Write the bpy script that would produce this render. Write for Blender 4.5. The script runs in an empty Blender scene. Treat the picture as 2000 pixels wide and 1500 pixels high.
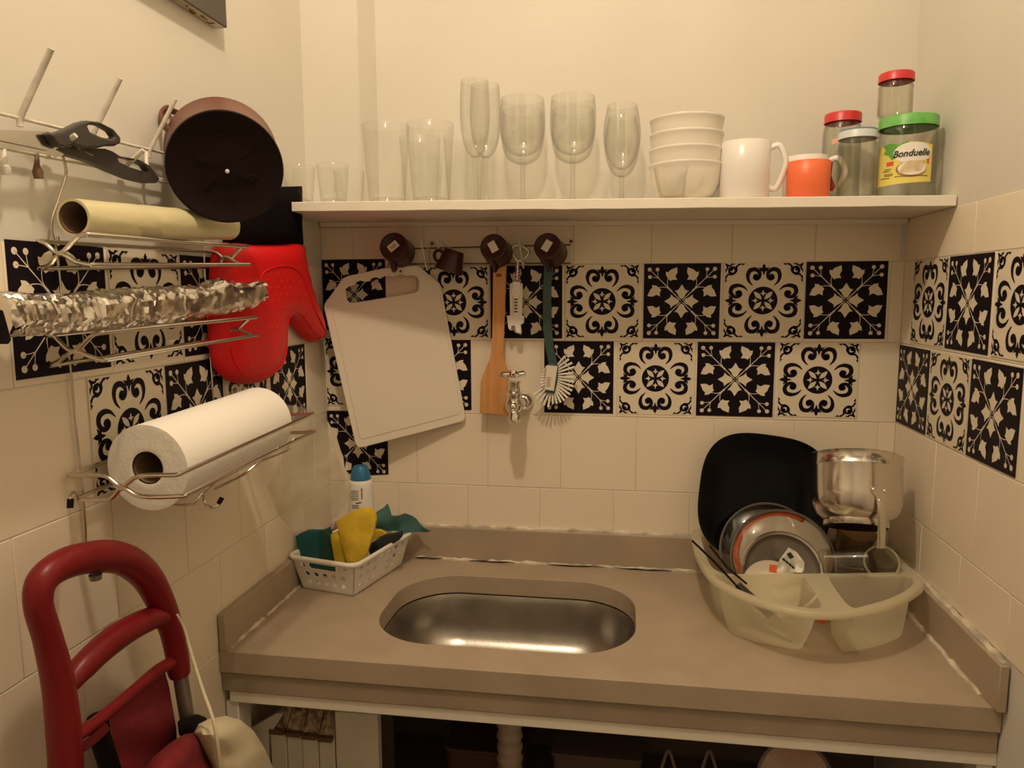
import bpy, bmesh, math, random
from mathutils import Vector, Matrix
from mathutils import noise as mnoise
from mathutils.geometry import delaunay_2d_cdt
random.seed(7)
R = math.radians
PI = math.pi
COL = bpy.context.scene.collection
# ------------------------------------------------------------------ camera, world, lamp, exposure
# working frame: x right along the back wall, y towards the back wall (wall at y = 0), z up from the top of the decorated tile band; the floor lies FL below it
FL = 1.534
FOC, CX, CY, CZ = 1453.37, 0.05984, -1.54327, -0.05678
YAW, PIT, ROL = 0.152759, -0.121747, -0.004555
XL, XR, ZC, YC = -0.5914, 0.5867, -0.634, -0.478
_cy, _sy, _cp, _sp = math.cos(YAW), math.sin(YAW), math.cos(PIT), math.sin(PIT)
FW = Vector((-_sy * _cp, _cy * _cp, _sp))
_r = Vector((_cy, _sy, 0)); _u = _r.cross(FW)
RT = math.cos(ROL) * _r + math.sin(ROL) * _u
UP = -math.sin(ROL) * _r + math.cos(ROL) * _u
CAM = Vector((CX, CY, CZ))

cam = bpy.data.cameras.new('camera'); camo = bpy.data.objects.new('camera', cam); COL.objects.link(camo)
cam.sensor_width = 36; cam.sensor_fit = 'HORIZONTAL'; cam.lens = FOC * 36 / 2000; cam.clip_start = 0.02
M = Matrix((RT, UP, -FW)).transposed().to_4x4(); M.translation = CAM + Vector((0, 0, FL)); camo.matrix_world = M
sc = bpy.context.scene; sc.camera = camo
w = bpy.data.worlds.new('world'); sc.world = w; w.use_nodes = True
w.node_tree.nodes['Background'].inputs[0].default_value = (1, .75, .45, 1); w.node_tree.nodes['Background'].inputs[1].default_value = 0.02
lamp = bpy.data.lights.new('ceiling_bulb', 'POINT'); lampo = bpy.data.objects.new('ceiling_bulb', lamp); COL.objects.link(lampo)
lamp.energy = 26.5; lamp.color = (1, .79, .56); lamp.shadow_soft_size = 0.035; lampo.location = (-.12, -.99, .99 + FL)
sc.view_settings.view_transform = 'Standard'; sc.view_settings.look = 'None'; sc.view_settings.gamma = 1; sc.view_settings.exposure = 0.0
try: sc.view_settings.use_curve_mapping = False
except Exception: pass
sc.cycles.transparent_max_bounces = 40; sc.cycles.max_bounces = 14; sc.cycles.diffuse_bounces = 5

# ------------------------------------------------------------------ geometry helpers
def ray(u, v): return FW + RT * ((u - 1000) / FOC) - UP * ((v - 750) / FOC)
def ax(u, v, x): d = ray(u, v); return CAM + d * ((x - CAM.x) / d.x)      # photo point on a plane x = const
def ay(u, v, y): d = ray(u, v); return CAM + d * ((y - CAM.y) / d.y)
def az(u, v, z): d = ray(u, v); return CAM + d * ((z - CAM.z) / d.z)
def ad(u, v, dep): return CAM + ray(u, v) * dep
def apl(u, v, p, n): d = ray(u, v); return CAM + d * ((p - CAM).dot(n) / d.dot(n))

def smooth(pts, k=6, closed=False):
    P = [Vector(p) for p in pts]; n = len(P); out = []
    for i in range(n if closed else n - 1):
        a, b, c, d = (P[(i - 1) % n] if closed or i > 0 else P[0]), P[i], P[(i + 1) % n], (P[(i + 2) % n] if closed or i + 2 < n else P[-1])
        for j in range(k):
            t = j / k
            out.append(.5 * (2 * b + (c - a) * t + (2 * a - 5 * b + 4 * c - d) * t * t + (3 * b - 3 * c + d - a) * t ** 3))
    if not closed: out.append(P[-1])
    return out

def inpoly(x, y, loops):
    c = False
    for L in loops:
        n = len(L); j = n - 1
        for i in range(n):
            xi, yi = L[i]; xj, yj = L[j]
            if (yi > y) != (yj > y) and x < (xj - xi) * (y - yi) / (yj - yi) + xi: c = not c
            j = i
    return c

def dist_edge(x, y, loops):
    best = 1e9
    for L in loops:
        for i in range(len(L)):
            ax_, ay_ = L[i - 1]; bx, by = L[i]
            dx, dy = bx - ax_, by - ay_; q = dx * dx + dy * dy or 1e-12
            t = max(0, min(1, ((x - ax_) * dx + (y - ay_) * dy) / q))
            best = min(best, math.hypot(x - ax_ - dx * t, y - ay_ - dy * t))
    return best

def cdt(outline, holes=(), step=None):
    loops = [[(float(p[0]), float(p[1])) for p in L] for L in [outline, *holes]]
    if step:
        nl = []
        for L in loops:
            o = []
            for i in range(len(L)):
                a, b = L[i], L[(i + 1) % len(L)]
                k = max(1, int(math.hypot(b[0] - a[0], b[1] - a[1]) / step + .5))
                o += [(a[0] + (b[0] - a[0]) * j / k, a[1] + (b[1] - a[1]) * j / k) for j in range(k)]
            nl.append(o)
        loops = nl
    vs, es = [], []
    for L in loops:
        b = len(vs); vs += [Vector(p) for p in L]; es += [(b + i, b + (i + 1) % len(L)) for i in range(len(L))]
    if step:
        xs = [p[0] for p in loops[0]]; ys = [p[1] for p in loops[0]]
        j = 0; y = min(ys) + step * .5
        while y < max(ys):
            x = min(xs) + step * (.5 if j % 2 else .25)
            while x < max(xs):
                if inpoly(x, y, loops) and dist_edge(x, y, loops) > step * .45: vs.append(Vector((x, y)))
                x += step
            y += step * .87; j += 1
    V, E_, F_, *_ = delaunay_2d_cdt(vs, es, [], 0, 1e-6)
    T = []
    for f in F_:
        cx = sum(V[i].x for i in f) / 3; cy = sum(V[i].y for i in f) / 3
        if inpoly(cx, cy, loops): T.append(tuple(f))
    return V, T, loops

class MB:
    def __init__(s): s.v, s.f, s.m = [], [], []
    def add(s, vs, fs, mi=0):
        b = len(s.v); s.v += [Vector(p) for p in vs]
        for f in fs: s.f.append(tuple(i + b for i in f)); s.m.append(mi)
        return s
    def box(s, c, d, rot=None, mi=0):
        c = Vector(c); h = Vector(d) / 2
        vs = [Vector((sx * h.x, sy * h.y, sz * h.z)) for sx in (-1, 1) for sy in (-1, 1) for sz in (-1, 1)]
        if rot is not None: vs = [rot @ p for p in vs]
        return s.add([c + p for p in vs], [(0, 1, 3, 2), (4, 6, 7, 5), (0, 4, 5, 1), (2, 3, 7, 6), (0, 2, 6, 4), (1, 5, 7, 3)], mi)
    def hexa(s, p, mi=0):   # eight corners: bottom 4 (ccw) then top 4
        return s.add(p, [(3, 2, 1, 0), (4, 5, 6, 7), (0, 1, 5, 4), (1, 2, 6, 5), (2, 3, 7, 6), (3, 0, 4, 7)], mi)
    def tube(s, pts, r, n=10, closed=False, cap=True, mi=0, flat=1.0, flatn=None):
        P = [Vector(p) for p in pts]; N = len(P); rs = r if isinstance(r, (list, tuple)) else [r] * N
        vs, fs = [], []; pu = None
        for i in range(N):
            t = (P[(i + 1) % N] - P[i - 1]) if closed else (P[min(i + 1, N - 1)] - P[max(i - 1, 0)])
            t = t.normalized() if t.length > 1e-9 else Vector((0, 0, 1))
            if flatn is not None: u = Vector(flatn) - t * t.dot(Vector(flatn))
            elif pu is None: u = t.orthogonal()
            else: u = pu - t * t.dot(pu)
            u.normalize(); pu = u; wv = t.cross(u)
            for k in range(n):
                a = 2 * PI * k / n
                vs.append(P[i] + (u * math.cos(a) * flat + wv * math.sin(a)) * rs[i])
        for i in range(N if closed else N - 1):
            for k in range(n):
                a, b = i * n, ((i + 1) % N) * n
                fs.append((a + k, a + (k + 1) % n, b + (k + 1) % n, b + k))
        if cap and not closed: fs += [tuple(range(n))[::-1], tuple(range((N - 1) * n, N * n))]
        return s.add(vs, fs, mi)
    def lathe(s, prof, n=32, o=(0, 0, 0), mat=None, mi=0, sq=0):
        vs, fs = [], []; o = Vector(o)
        rings = []
        for r, z in prof:
            if r < 1e-6: p = Vector((0, 0, z)); vs.append(o + (mat @ p if mat else p)); rings.append([len(vs) - 1])
            else:
                q = []
                for k in range(n):
                    a = 2 * PI * k / n; c, d = math.cos(a), math.sin(a)
                    f = r if not sq else r / ((abs(c) ** sq + abs(d) ** sq) ** (1 / sq))
                    p = Vector((f * c, f * d, z)); vs.append(o + (mat @ p if mat else p)); q.append(len(vs) - 1)
                rings.append(q)
        for a, b in zip(rings, rings[1:]):
            if len(a) == 1 and len(b) == 1: continue
            for k in range(n):
                k2 = (k + 1) % n
                if len(a) == 1: fs.append((a[0], b[k], b[k2])[::-1])
                elif len(b) == 1: fs.append((a[k], a[k2], b[0]))
                else: fs.append((a[k], a[k2], b[k2], b[k]))
        return s.add(vs, fs, mi)
    def flat(s, outline, fn, holes=(), step=None, mi=0):
        V, T, _ = cdt(outline, holes, step)
        return s.add([fn(p.x, p.y) for p in V], T, mi)
    def slab(s, outline, fn, t, holes=(), step=None, mi=0, bulge=None):
        # fn(a, b, w) maps outline coordinates plus a depth w; bulge(d) raises the front face by the distance to the edge
        V, T, loops = cdt(outline, holes, step)
        n = len(V); top, bot = [], []
        for p in V:
            k = bulge(dist_edge(p.x, p.y, loops)) if bulge else 0
            top.append(fn(p.x, p.y, t + k)); bot.append(fn(p.x, p.y, 0))
        cnt = {}
        for f in T:
            for a, b in ((f[0], f[1]), (f[1], f[2]), (f[2], f[0])):
                k = (min(a, b), max(a, b)); cnt.setdefault(k, []).append((a, b))
        side = [(a, b, b + n, a + n) for e in cnt.values() if len(e) == 1 for a, b in e]
        return s.add(top + bot, list(T) + [tuple(i + n for i in f[::-1]) for f in T] + [q[::-1] for q in side], mi)
    def loft(s, rings, capb=True, capt=False, mi=0):
        n = len(rings[0]); vs = [p for r_ in rings for p in r_]; fs = []
        for i in range(len(rings) - 1):
            for k in range(n): fs.append((i * n + k, i * n + (k + 1) % n, (i + 1) * n + (k + 1) % n, (i + 1) * n + k))
        if capb: fs.append(tuple(range(n))[::-1])
        if capt: fs.append(tuple(range((len(rings) - 1) * n, len(rings) * n)))
        return s.add(vs, fs, mi)
    def join(s, o):
        b = len(s.v); s.v += o.v; s.f += [tuple(i + b for i in f) for f in o.f]; s.m += o.m; return s

ORG = {}
def tag(o, label=None, cat=None, group=None, kind=None):
    if label: o['label'] = label
    if cat: o['category'] = cat
    if group: o['group'] = group
    if kind: o['kind'] = kind
    return o
def thing(name, label, cat, loc=(0, 0, 0), group=None, rot=None):
    o = bpy.data.objects.new(name, None); COL.objects.link(o); o.empty_display_size = .02
    o.location = Vector(loc) + Vector((0, 0, FL))
    if rot is not None: o.rotation_euler = rot
    ORG[o.name] = Vector(loc)
    return tag(o, label, cat, group)
def build(name, mb, mat, parent=None, local=False, sm=40, bevel=0, seg=2, label=None, solid=0, sub=0, recalc=True):
    me = bpy.data.meshes.new(name)
    org = Vector((0, 0, 0))
    if not local:
        if parent is not None:
            p = parent
            while p.parent is not None: p = p.parent
            org = ORG.get(p.name, Vector((0, 0, -FL)))
        else: org = Vector((0, 0, -FL))
    me.from_pydata([p - org for p in mb.v], [], mb.f)
    mats = mat if isinstance(mat, (list, tuple)) else [mat]
    for m in mats: me.materials.append(m)
    if len(mats) > 1:
        for p, i in zip(me.polygons, mb.m): p.material_index = i
    if recalc:
        bm = bmesh.new(); bm.from_mesh(me); bmesh.ops.recalc_face_normals(bm, faces=bm.faces); bm.to_mesh(me); bm.free()
    if sm:
        me.shade_smooth(); me.set_sharp_from_angle(angle=R(sm))
    me.update()
    o = bpy.data.objects.new(name, me); COL.objects.link(o)
    if parent is not None: o.parent = parent
    if bevel:
        b = o.modifiers.new('bevel', 'BEVEL'); b.width = bevel; b.segments = seg; b.limit_method = 'ANGLE'; b.angle_limit = R(35)
    if solid:
        b = o.modifiers.new('solid', 'SOLIDIFY'); b.thickness = solid; b.offset = 0
    if sub:
        b = o.modifiers.new('sub', 'SUBSURF'); b.levels = sub; b.render_levels = sub
    if label: o['label'] = label
    return o
def copy_tree(o, parent=None):
    c = o.copy(); COL.objects.link(c)
    if parent is not None: c.parent = parent
    for ch in list(o.children): copy_tree(ch, c)
    return c
def again(o, loc, label, group=None, rotz=None):
    c = copy_tree(o); c.location = Vector(loc) + Vector((0, 0, FL)); c['label'] = label
    if group: c['group'] = group
    if rotz is not None: c.rotation_euler.z = rotz
    return c

# ------------------------------------------------------------------ materials
def mat(name, col, rough=.5, metal=0, noise=0, nscale=8, bump=0, bscale=60, spec=.5, col2=None, aniso=0, detail=4, stretch=None, coat=0, sheen=0):
    m = bpy.data.materials.new(name); m.use_nodes = True; nt = m.node_tree; b = nt.nodes['Principled BSDF']
    b.inputs['Roughness'].default_value = rough; b.inputs['Metallic'].default_value = metal
    b.inputs['Specular IOR Level'].default_value = spec; b.inputs['Coat Weight'].default_value = coat
    if sheen: b.inputs['Sheen Weight'].default_value = sheen
    b.inputs['Base Color'].default_value = (*col, 1)
    tc = nt.nodes.new('ShaderNodeTexCoord'); src = tc.outputs['Object']
    if stretch:
        mp = nt.nodes.new('ShaderNodeMapping'); mp.inputs['Scale'].default_value = stretch; nt.links.new(src, mp.inputs[0]); src = mp.outputs[0]
    if noise or col2:
        n = nt.nodes.new('ShaderNodeTexNoise'); n.inputs['Scale'].default_value = nscale; n.inputs['Detail'].default_value = detail
        nt.links.new(src, n.inputs['Vector'])
        rp = nt.nodes.new('ShaderNodeValToRGB'); c2 = col2 or tuple(c * (1 - noise) for c in col)
        rp.color_ramp.elements[0].position = .35; rp.color_ramp.elements[1].position = .65
        rp.color_ramp.elements[0].color = (*c2, 1); rp.color_ramp.elements[1].color = (*col, 1)
        nt.links.new(n.outputs[0], rp.inputs[0]); nt.links.new(rp.outputs[0], b.inputs['Base Color'])
    if bump:
        n2 = nt.nodes.new('ShaderNodeTexNoise'); n2.inputs['Scale'].default_value = bscale; n2.inputs['Detail'].default_value = 5
        nt.links.new(src, n2.inputs['Vector'])
        bp = nt.nodes.new('ShaderNodeBump'); bp.inputs['Strength'].default_value = bump; bp.inputs['Distance'].default_value = .002
        nt.links.new(n2.outputs[0], bp.inputs['Height']); nt.links.new(bp.outputs[0], b.inputs['Normal'])
    return m
def thin_glass(name, tint=(.96, .96, .95), edge=1.0, rough=.02, ior=1.45, haze=0, hazecol=(.8, .78, .7)):
    # thin-walled clear material: fresnel mirror over plain transmission, as a window pane or a tumbler's wall shows
    m = bpy.data.materials.new(name); m.use_nodes = True; nt = m.node_tree; nt.nodes.clear()
    out = nt.nodes.new('ShaderNodeOutputMaterial'); mx = nt.nodes.new('ShaderNodeMixShader'); tr = nt.nodes.new('ShaderNodeBsdfTransparent'); gl = nt.nodes.new('ShaderNodeBsdfGlossy')
    lw = nt.nodes.new('ShaderNodeLayerWeight'); lw.inputs['Blend'].default_value = .5
    rp = nt.nodes.new('ShaderNodeValToRGB'); rp.color_ramp.elements[0].color = (*tint, 1); rp.color_ramp.elements[0].position = .25
    e = 1 - .55 * edge; rp.color_ramp.elements[1].color = (tint[0] * e, tint[1] * e, tint[2] * e, 1); rp.color_ramp.elements[1].position = 1
    nt.links.new(lw.outputs['Facing'], rp.inputs[0]); nt.links.new(rp.outputs[0], tr.inputs[0])
    gl.inputs['Roughness'].default_value = rough; gl.inputs['Color'].default_value = (.9, .9, .9, 1)
    pw = nt.nodes.new('ShaderNodeMath'); pw.operation = 'POWER'; pw.inputs[1].default_value = 4; nt.links.new(lw.outputs['Facing'], pw.inputs[0])
    ma = nt.nodes.new('ShaderNodeMath'); ma.operation = 'MULTIPLY_ADD'; ma.inputs[1].default_value = .34; ma.inputs[2].default_value = .035; nt.links.new(pw.outputs[0], ma.inputs[0])
    nt.links.new(ma.outputs[0], mx.inputs[0]); nt.links.new(tr.outputs[0], mx.inputs[1]); nt.links.new(gl.outputs[0], mx.inputs[2])
    last = mx.outputs[0]
    if haze:
        df = nt.nodes.new('ShaderNodeBsdfDiffuse'); df.inputs[0].default_value = (*hazecol, 1); tl = nt.nodes.new('ShaderNodeBsdfTranslucent'); tl.inputs[0].default_value = (*hazecol, 1)
        ms = nt.nodes.new('ShaderNodeMixShader'); ms.inputs[0].default_value = .6; nt.links.new(df.outputs[0], ms.inputs[1]); nt.links.new(tl.outputs[0], ms.inputs[2])
        m2 = nt.nodes.new('ShaderNodeMixShader'); m2.inputs[0].default_value = haze; nt.links.new(last, m2.inputs[1]); nt.links.new(ms.outputs[0], m2.inputs[2]); last = m2.outputs[0]
    nt.links.new(last, out.inputs[0])
    return m

PLASTER = mat('white_wall_paint', (.70, .675, .61), .75, noise=.05, nscale=4, bump=.25, bscale=40)
TILE = mat('glazed_white_tile', (.86, .765, .62), .38, noise=.03, nscale=5, bump=.08, bscale=12, spec=.35)
GROUT = mat('tile_grout', (.66, .58, .47), .85, noise=.3, nscale=20)
CREAM = mat('sticker_cream', (.80, .72, .57), .42, noise=.03, nscale=10)
INK = mat('sticker_ink', (.010, .006, .010), .45, spec=.12)
STONE = mat('beige_stone', (.44, .355, .265), .5, noise=.12, nscale=9, bump=.12, bscale=250, spec=.3, detail=8)
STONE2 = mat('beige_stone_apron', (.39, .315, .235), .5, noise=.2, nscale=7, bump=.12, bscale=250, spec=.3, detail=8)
CAULK = mat('old_white_caulk', (.78, .70, .56), .7, noise=.5, nscale=30, bump=.6, bscale=120)
WHITE_WOOD = mat('white_painted_wood', (.84, .79, .70), .5, noise=.05, nscale=12, bump=.2, bscale=50)
STEEL = mat('stainless_steel', (.72, .68, .63), .16, 1, noise=.06, nscale=20)
SINK_STEEL = mat('worn_sink_steel', (.50, .47, .44), .30, 1, noise=.25, nscale=14, bump=.08, bscale=160)
CHROME = mat('chrome', (.80, .77, .73), .08, 1)
WIRE = mat('chromed_wire', (.66, .60, .52), .24, 1)
RAILM = mat('white_coated_wire', (.80, .75, .66), .5, noise=.25, nscale=60)
RUST = mat('rusty_brown_wire', (.20, .11, .06), .7, noise=.4, nscale=90)
GLASS = thin_glass('clear_glass', (.97, .97, .96), .22)
GLASS_J = thin_glass('jar_glass', (.94, .94, .91), .45)
GLASS_B = thin_glass('smoked_glass', (.78, .70, .60), .4)
GLASS_L = thin_glass('lid_glass', (.86, .84, .80), .4)
BAGM = thin_glass('clear_plastic_film', (.96, .95, .92), .4, .12, haze=.24)
PORC = mat('white_porcelain', (.82, .78, .70), .25, spec=.5)
PORC2 = mat('white_mug_glaze', (.80, .775, .745), .22, spec=.5)
ORANGE = mat('orange_glaze', (.85, .17, .06), .4)
LIDRED = mat('red_jar_lid', (.62, .035, .04), .35)
LIDGREEN = mat('green_jar_lid', (.10, .42, .07), .4, col2=(.20, .52, .14), nscale=60)
LIDWHITE = mat('pale_blue_jar_lid', (.62, .68, .72), .35)
LIDBLUE = mat('blue_lid_rim', (.12, .20, .30), .35)
BLACK = mat('matt_black', (.007, .005, .006), .55, spec=.12)
BLACKG = mat('glossy_black_glass', (.002, .002, .003), .14, spec=.13)
BROWN = mat('brown_enamel', (.15, .058, .037), .42, spec=.4)
DBROWN = mat('dark_brown_base', (.012, .006, .006), .42, spec=.15)
CUPB = mat('dark_brown_glaze', (.05, .013, .014), .3, spec=.35)
RED = mat('red_silicone', (.70, .010, .014), .45, bump=.1, bscale=90, spec=.25)
REDP = mat('dark_red_plastic', (.20, .009, .013), .36, spec=.3, noise=.15, nscale=6)
REDC = mat('dark_red_cloth', (.19, .008, .015), .85, noise=.1, nscale=30, bump=.3, bscale=300)
CLOTHB = mat('black_cloth', (.006, .004, .005), .9, bump=.3, bscale=400, spec=.05)
CREAMC = mat('cream_cloth', (.66, .59, .42), .85, noise=.06, nscale=20, bump=.2, bscale=200)
GREYM = mat('grey_metal_tube', (.25, .22, .20), .45, .6)
PAPER = mat('white_paper_towel', (.90, .88, .84), .95, bump=.35, bscale=160, spec=.1)
CARD = mat('cardboard_core', (.20, .12, .075), .9)
FILM = mat('cling_film_roll', (.74, .68, .42), .28, spec=.5, noise=.1, nscale=10, bump=.2, bscale=30)
FOIL = mat('aluminium_foil', (.80, .76, .70), .20, 1, bump=.25, bscale=70)
FOILIN = mat('foil_paper', (.72, .66, .56), .5)
WOOD = mat('light_wood', (.66, .33, .12), .55, col2=(.56, .26, .085), nscale=6, stretch=(14, 14, 1.2))
BOARD = mat('white_plastic_board', (.80, .735, .62), .42, noise=.03, nscale=7)
BPLAST = mat('white_plastic', (.82, .79, .74), .38, spec=.45)
GREENP = mat('dark_green_plastic', (.03, .075, .065), .4)
BRISTLE = mat('white_bristles', (.80, .75, .68), .5)
LABELP = mat('cream_paper_label', (.78, .71, .58), .6)
LABELW = mat('white_paper_label', (.85, .82, .77), .6)
YELLOW = mat('yellow_sponge', (.72, .50, .035), .9, noise=.18, nscale=40, bump=.5, bscale=220)
TEAL = mat('teal_sponge', (.010, .105, .115), .9, noise=.2, nscale=30, bump=.4, bscale=200)
DGREEN = mat('dark_green_scourer', (.035, .105, .085), .95, noise=.3, nscale=60, bump=.6, bscale=300)
GCLOTH = mat('green_cloth', (.06, .165, .155), .9, noise=.2, nscale=20, bump=.3, bscale=200)
BLUECAP = mat('blue_cap', (.02, .16, .34), .35)
TUB = thin_glass('translucent_plastic_tub', (.95, .94, .86), .2, .25, haze=.50, hazecol=(.97, .94, .80))
LYELLOW = mat('label_yellow', (.80, .68, .16), .5)
LGREEN = mat('label_green', (.12, .38, .06), .5)
LREDC = mat('label_red', (.70, .10, .06), .5)
LTEXT = mat('label_text', (.02, .03, .02), .5)
LIVORY = mat('label_ivory', (.80, .66, .42), .5, noise=.25, nscale=90)
LBROWN = mat('label_brown', (.36, .18, .08), .5)
PICT = mat('dark_painted_canvas', (.135, .115, .095), .85, noise=.25, nscale=5, bump=.3, bscale=200)
CANVAS = mat('raw_canvas_edge', (.70, .62, .46), .9, noise=.5, nscale=25, bump=.4, bscale=200)
SCISS = mat('dark_grey_plastic', (.055, .046, .042), .42)
FLOORM = mat('floor_tile', (.30, .22, .15), .6, noise=.2, nscale=5)
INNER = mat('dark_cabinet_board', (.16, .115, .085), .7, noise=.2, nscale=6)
TORNM = mat('torn_stained_edge', (.66, .56, .40), .8, col2=(.22, .12, .06), nscale=90, bump=.6, bscale=150)
HOSE = mat('grey_drain_hose', (.52, .42, .34), .5)

# ------------------------------------------------------------------ the room
def struct(name, mb, m, parent=None, **k):
    o = build(name, mb, m, parent, **k)
    if parent is None: o['kind'] = 'structure'
    return o
ZT, ZB, YR = 1.20, -FL, -2.55
wall_back = struct('wall_back', MB().box(((XL + XR) / 2, .06, (ZT + ZB) / 2), (XR - XL + .24, .12, ZT - ZB)), PLASTER, sm=0)
wall_left = struct('wall_left', MB().box((XL - .06, YR / 2, (ZT + ZB) / 2), (.12, -YR, ZT - ZB)), PLASTER, sm=0)
wall_right = struct('wall_right', MB().box((XR + .06, YR / 2, (ZT + ZB) / 2), (.12, -YR, ZT - ZB)), PLASTER, sm=0)
struct('wall_front', MB().box(((XL + XR) / 2, YR - .06, (ZT + ZB) / 2), (XR - XL + .24, .12, ZT - ZB)), PLASTER, sm=0)
struct('floor', MB().box(((XL + XR) / 2, YR / 2, ZB - .05), (XR - XL + .24, -YR + .24, .1)), FLOORM, sm=0)
struct('ceiling', MB().box(((XL + XR) / 2, YR / 2, ZT + .05), (XR - XL + .24, -YR + .24, .1)), PLASTER, sm=0)
SH = lambda x: .1045 - .0075 * (x / .59)            # top of the shelf, a little out of level
# plaster pier in the back left corner above the shelf
struct('trim_1', MB().hexa([Vector((XL - .02, -.065, .115)), Vector((-.474, -.065, .111)), Vector((-.456, .01, .111)), Vector((XL - .02, .01, .115)),
                            Vector((XL - .02, -.065, ZT)), Vector((-.474, -.065, ZT)), Vector((-.456, .01, ZT)), Vector((XL - .02, .01, ZT))]), PLASTER, bevel=.004)

TCACHE = {}
def tiles(wall, plane, c, a0, a1, rows, pitch=.157, gap=.0016):
    """Glazed tiles as parts of a wall; rows = [(z top, z bottom, joint position)]."""
    for zt, zb, j in rows:
        k = math.floor((a0 - j) / pitch); a = j + k * pitch
        while a < a1 - .004:
            lo, hi = max(a, a0) + gap / 2, min(a + pitch, a1) - gap / 2; a += pitch
            if hi - lo < .008: continue
            wd, ht = round(hi - lo, 4), round(zt - zb - gap, 4); key = (plane, wd, ht)
            if key not in TCACHE:
                mb = MB(); t = .003; d = (wd, t, ht) if plane == 'y' else (t, wd, ht)
                mb.box((0, 0, 0), d); o = build('tile', mb, TILE, wall, local=True, sm=35, bevel=.0007, seg=2); TCACHE[key] = o
            else: o = TCACHE[key].copy(); COL.objects.link(o); o.parent = wall
            q = random.uniform(-.0003, .0003)
            m, z = (lo + hi) / 2, (zt + zb) / 2
            o.location = {'yb': (m, .0005 + q, z), 'xl': (XL - .0005 - q, m, z), 'xr': (XR + .0005 + q, m, z)}[c]
            o.location.z += FL
P = .157
struct_rows = [(.0, -.1565), (-.1565, -.3135), (-.3135, -.4705), (-.4705, -.575)]
tiles(wall_back, 'y', 'yb', XL, XR, [(.084, .0, -.05), (*struct_rows[0], .248), (*struct_rows[1], .199), (*struct_rows[2], -.074), (*struct_rows[3], .038)])
tiles(wall_right, 'x', 'xr', -1.05, -.002, [(.079, .0, -.289), (*struct_rows[0], -.207), (*struct_rows[1], -.153), (*struct_rows[2], -.2), (-.4705, -.5625, -.161)])
tiles(wall_left, 'x', 'xl', -1.25, -.002, [(.0, -.157, -.84), (-.157, -.316, -.732), (-.316, -.477, -.86), (-.477, -.635, -.93), (-.635, -.79, -.86), (-.79, -.95, -.93)])

# ------------------------------------------------------------------ decorated adhesive tiles
def rot4(pts, k): 
    for _ in range(k): pts = [(-y, x) for x, y in pts]
    return pts
def ribbon(pts, ws, k=5):
    c = smooth([(x, y, 0) for x, y in pts], k); n = len(c); out_l, out_r = [], []
    for i, p in enumerate(c):
        t = c[min(i + 1, n - 1)] - c[max(i - 1, 0)]; t.normalize(); f = i / (n - 1) * (len(ws) - 1); j = min(int(f), len(ws) - 2)
        wd = ws[j] + (ws[j + 1] - ws[j]) * (f - j); nn = Vector((-t.y, t.x, 0)) * wd / 2
        out_l.append((p.x + nn.x, p.y + nn.y)); out_r.append((p.x - nn.x, p.y - nn.y))
    return out_l, out_r
class Flat:      # flat print collected as 2-D quads and polygons in [-1, 1]
    def __init__(s): s.q = []
    def poly(s, p): s.q.append(list(p))
    def rib(s, pts, ws, k=5):
        l, r = ribbon(pts, ws, k)
        for i in range(len(l) - 1): s.q.append([l[i], l[i + 1], r[i + 1], r[i]])
    def disc(s, x, y, r, n=18): s.q.append([(x + r * math.cos(2 * PI * i / n), y + r * math.sin(2 * PI * i / n)) for i in range(n)])
def both(pts, k, mir): return rot4([(-x, y) for x, y in pts] if mir else pts, k)
def dark_print():
    F = Flat()
    for k in range(4):
        F.rib(rot4([(.02, .02), (.45, .45), (.86, .87)], k), [.022, .022, .016], 2)
        tl = [(0, .06), (.06, .10), (.115, .21), (.19, .29), (.12, .295), (.08, .33), (0, .46), (-.08, .33), (-.12, .295), (-.19, .29), (-.115, .21), (-.06, .10)]
        F.poly(rot4(tl, k))
        F.disc(*rot4([(.86, .87)], k)[0], .056)
        for mir in (0, 1):
            def B(p): return rot4([(y, x) for x, y in p] if mir else p, k)
            F.rib(B([(.58, .60), (.72, .60), (.86, .67)]) if 0 else B([(.60, .61), (.68, .64), (.86, .66)]), [.014, .014], 3); F.disc(*B([(.86, .66)])[0], .052)
            F.rib(B([(.26, .28), (.37, .40), (.385, .55), (.36, .66)]), [.02, .018, .014], 4)
            F.poly(B([(.37, .61), (.43, .70), (.44, .80), (.37, .785), (.31, .85), (.14, .92), (.125, .78), (.18, .675), (.13, .58), (.24, .585), (.31, .55)]))
    return F
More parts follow.
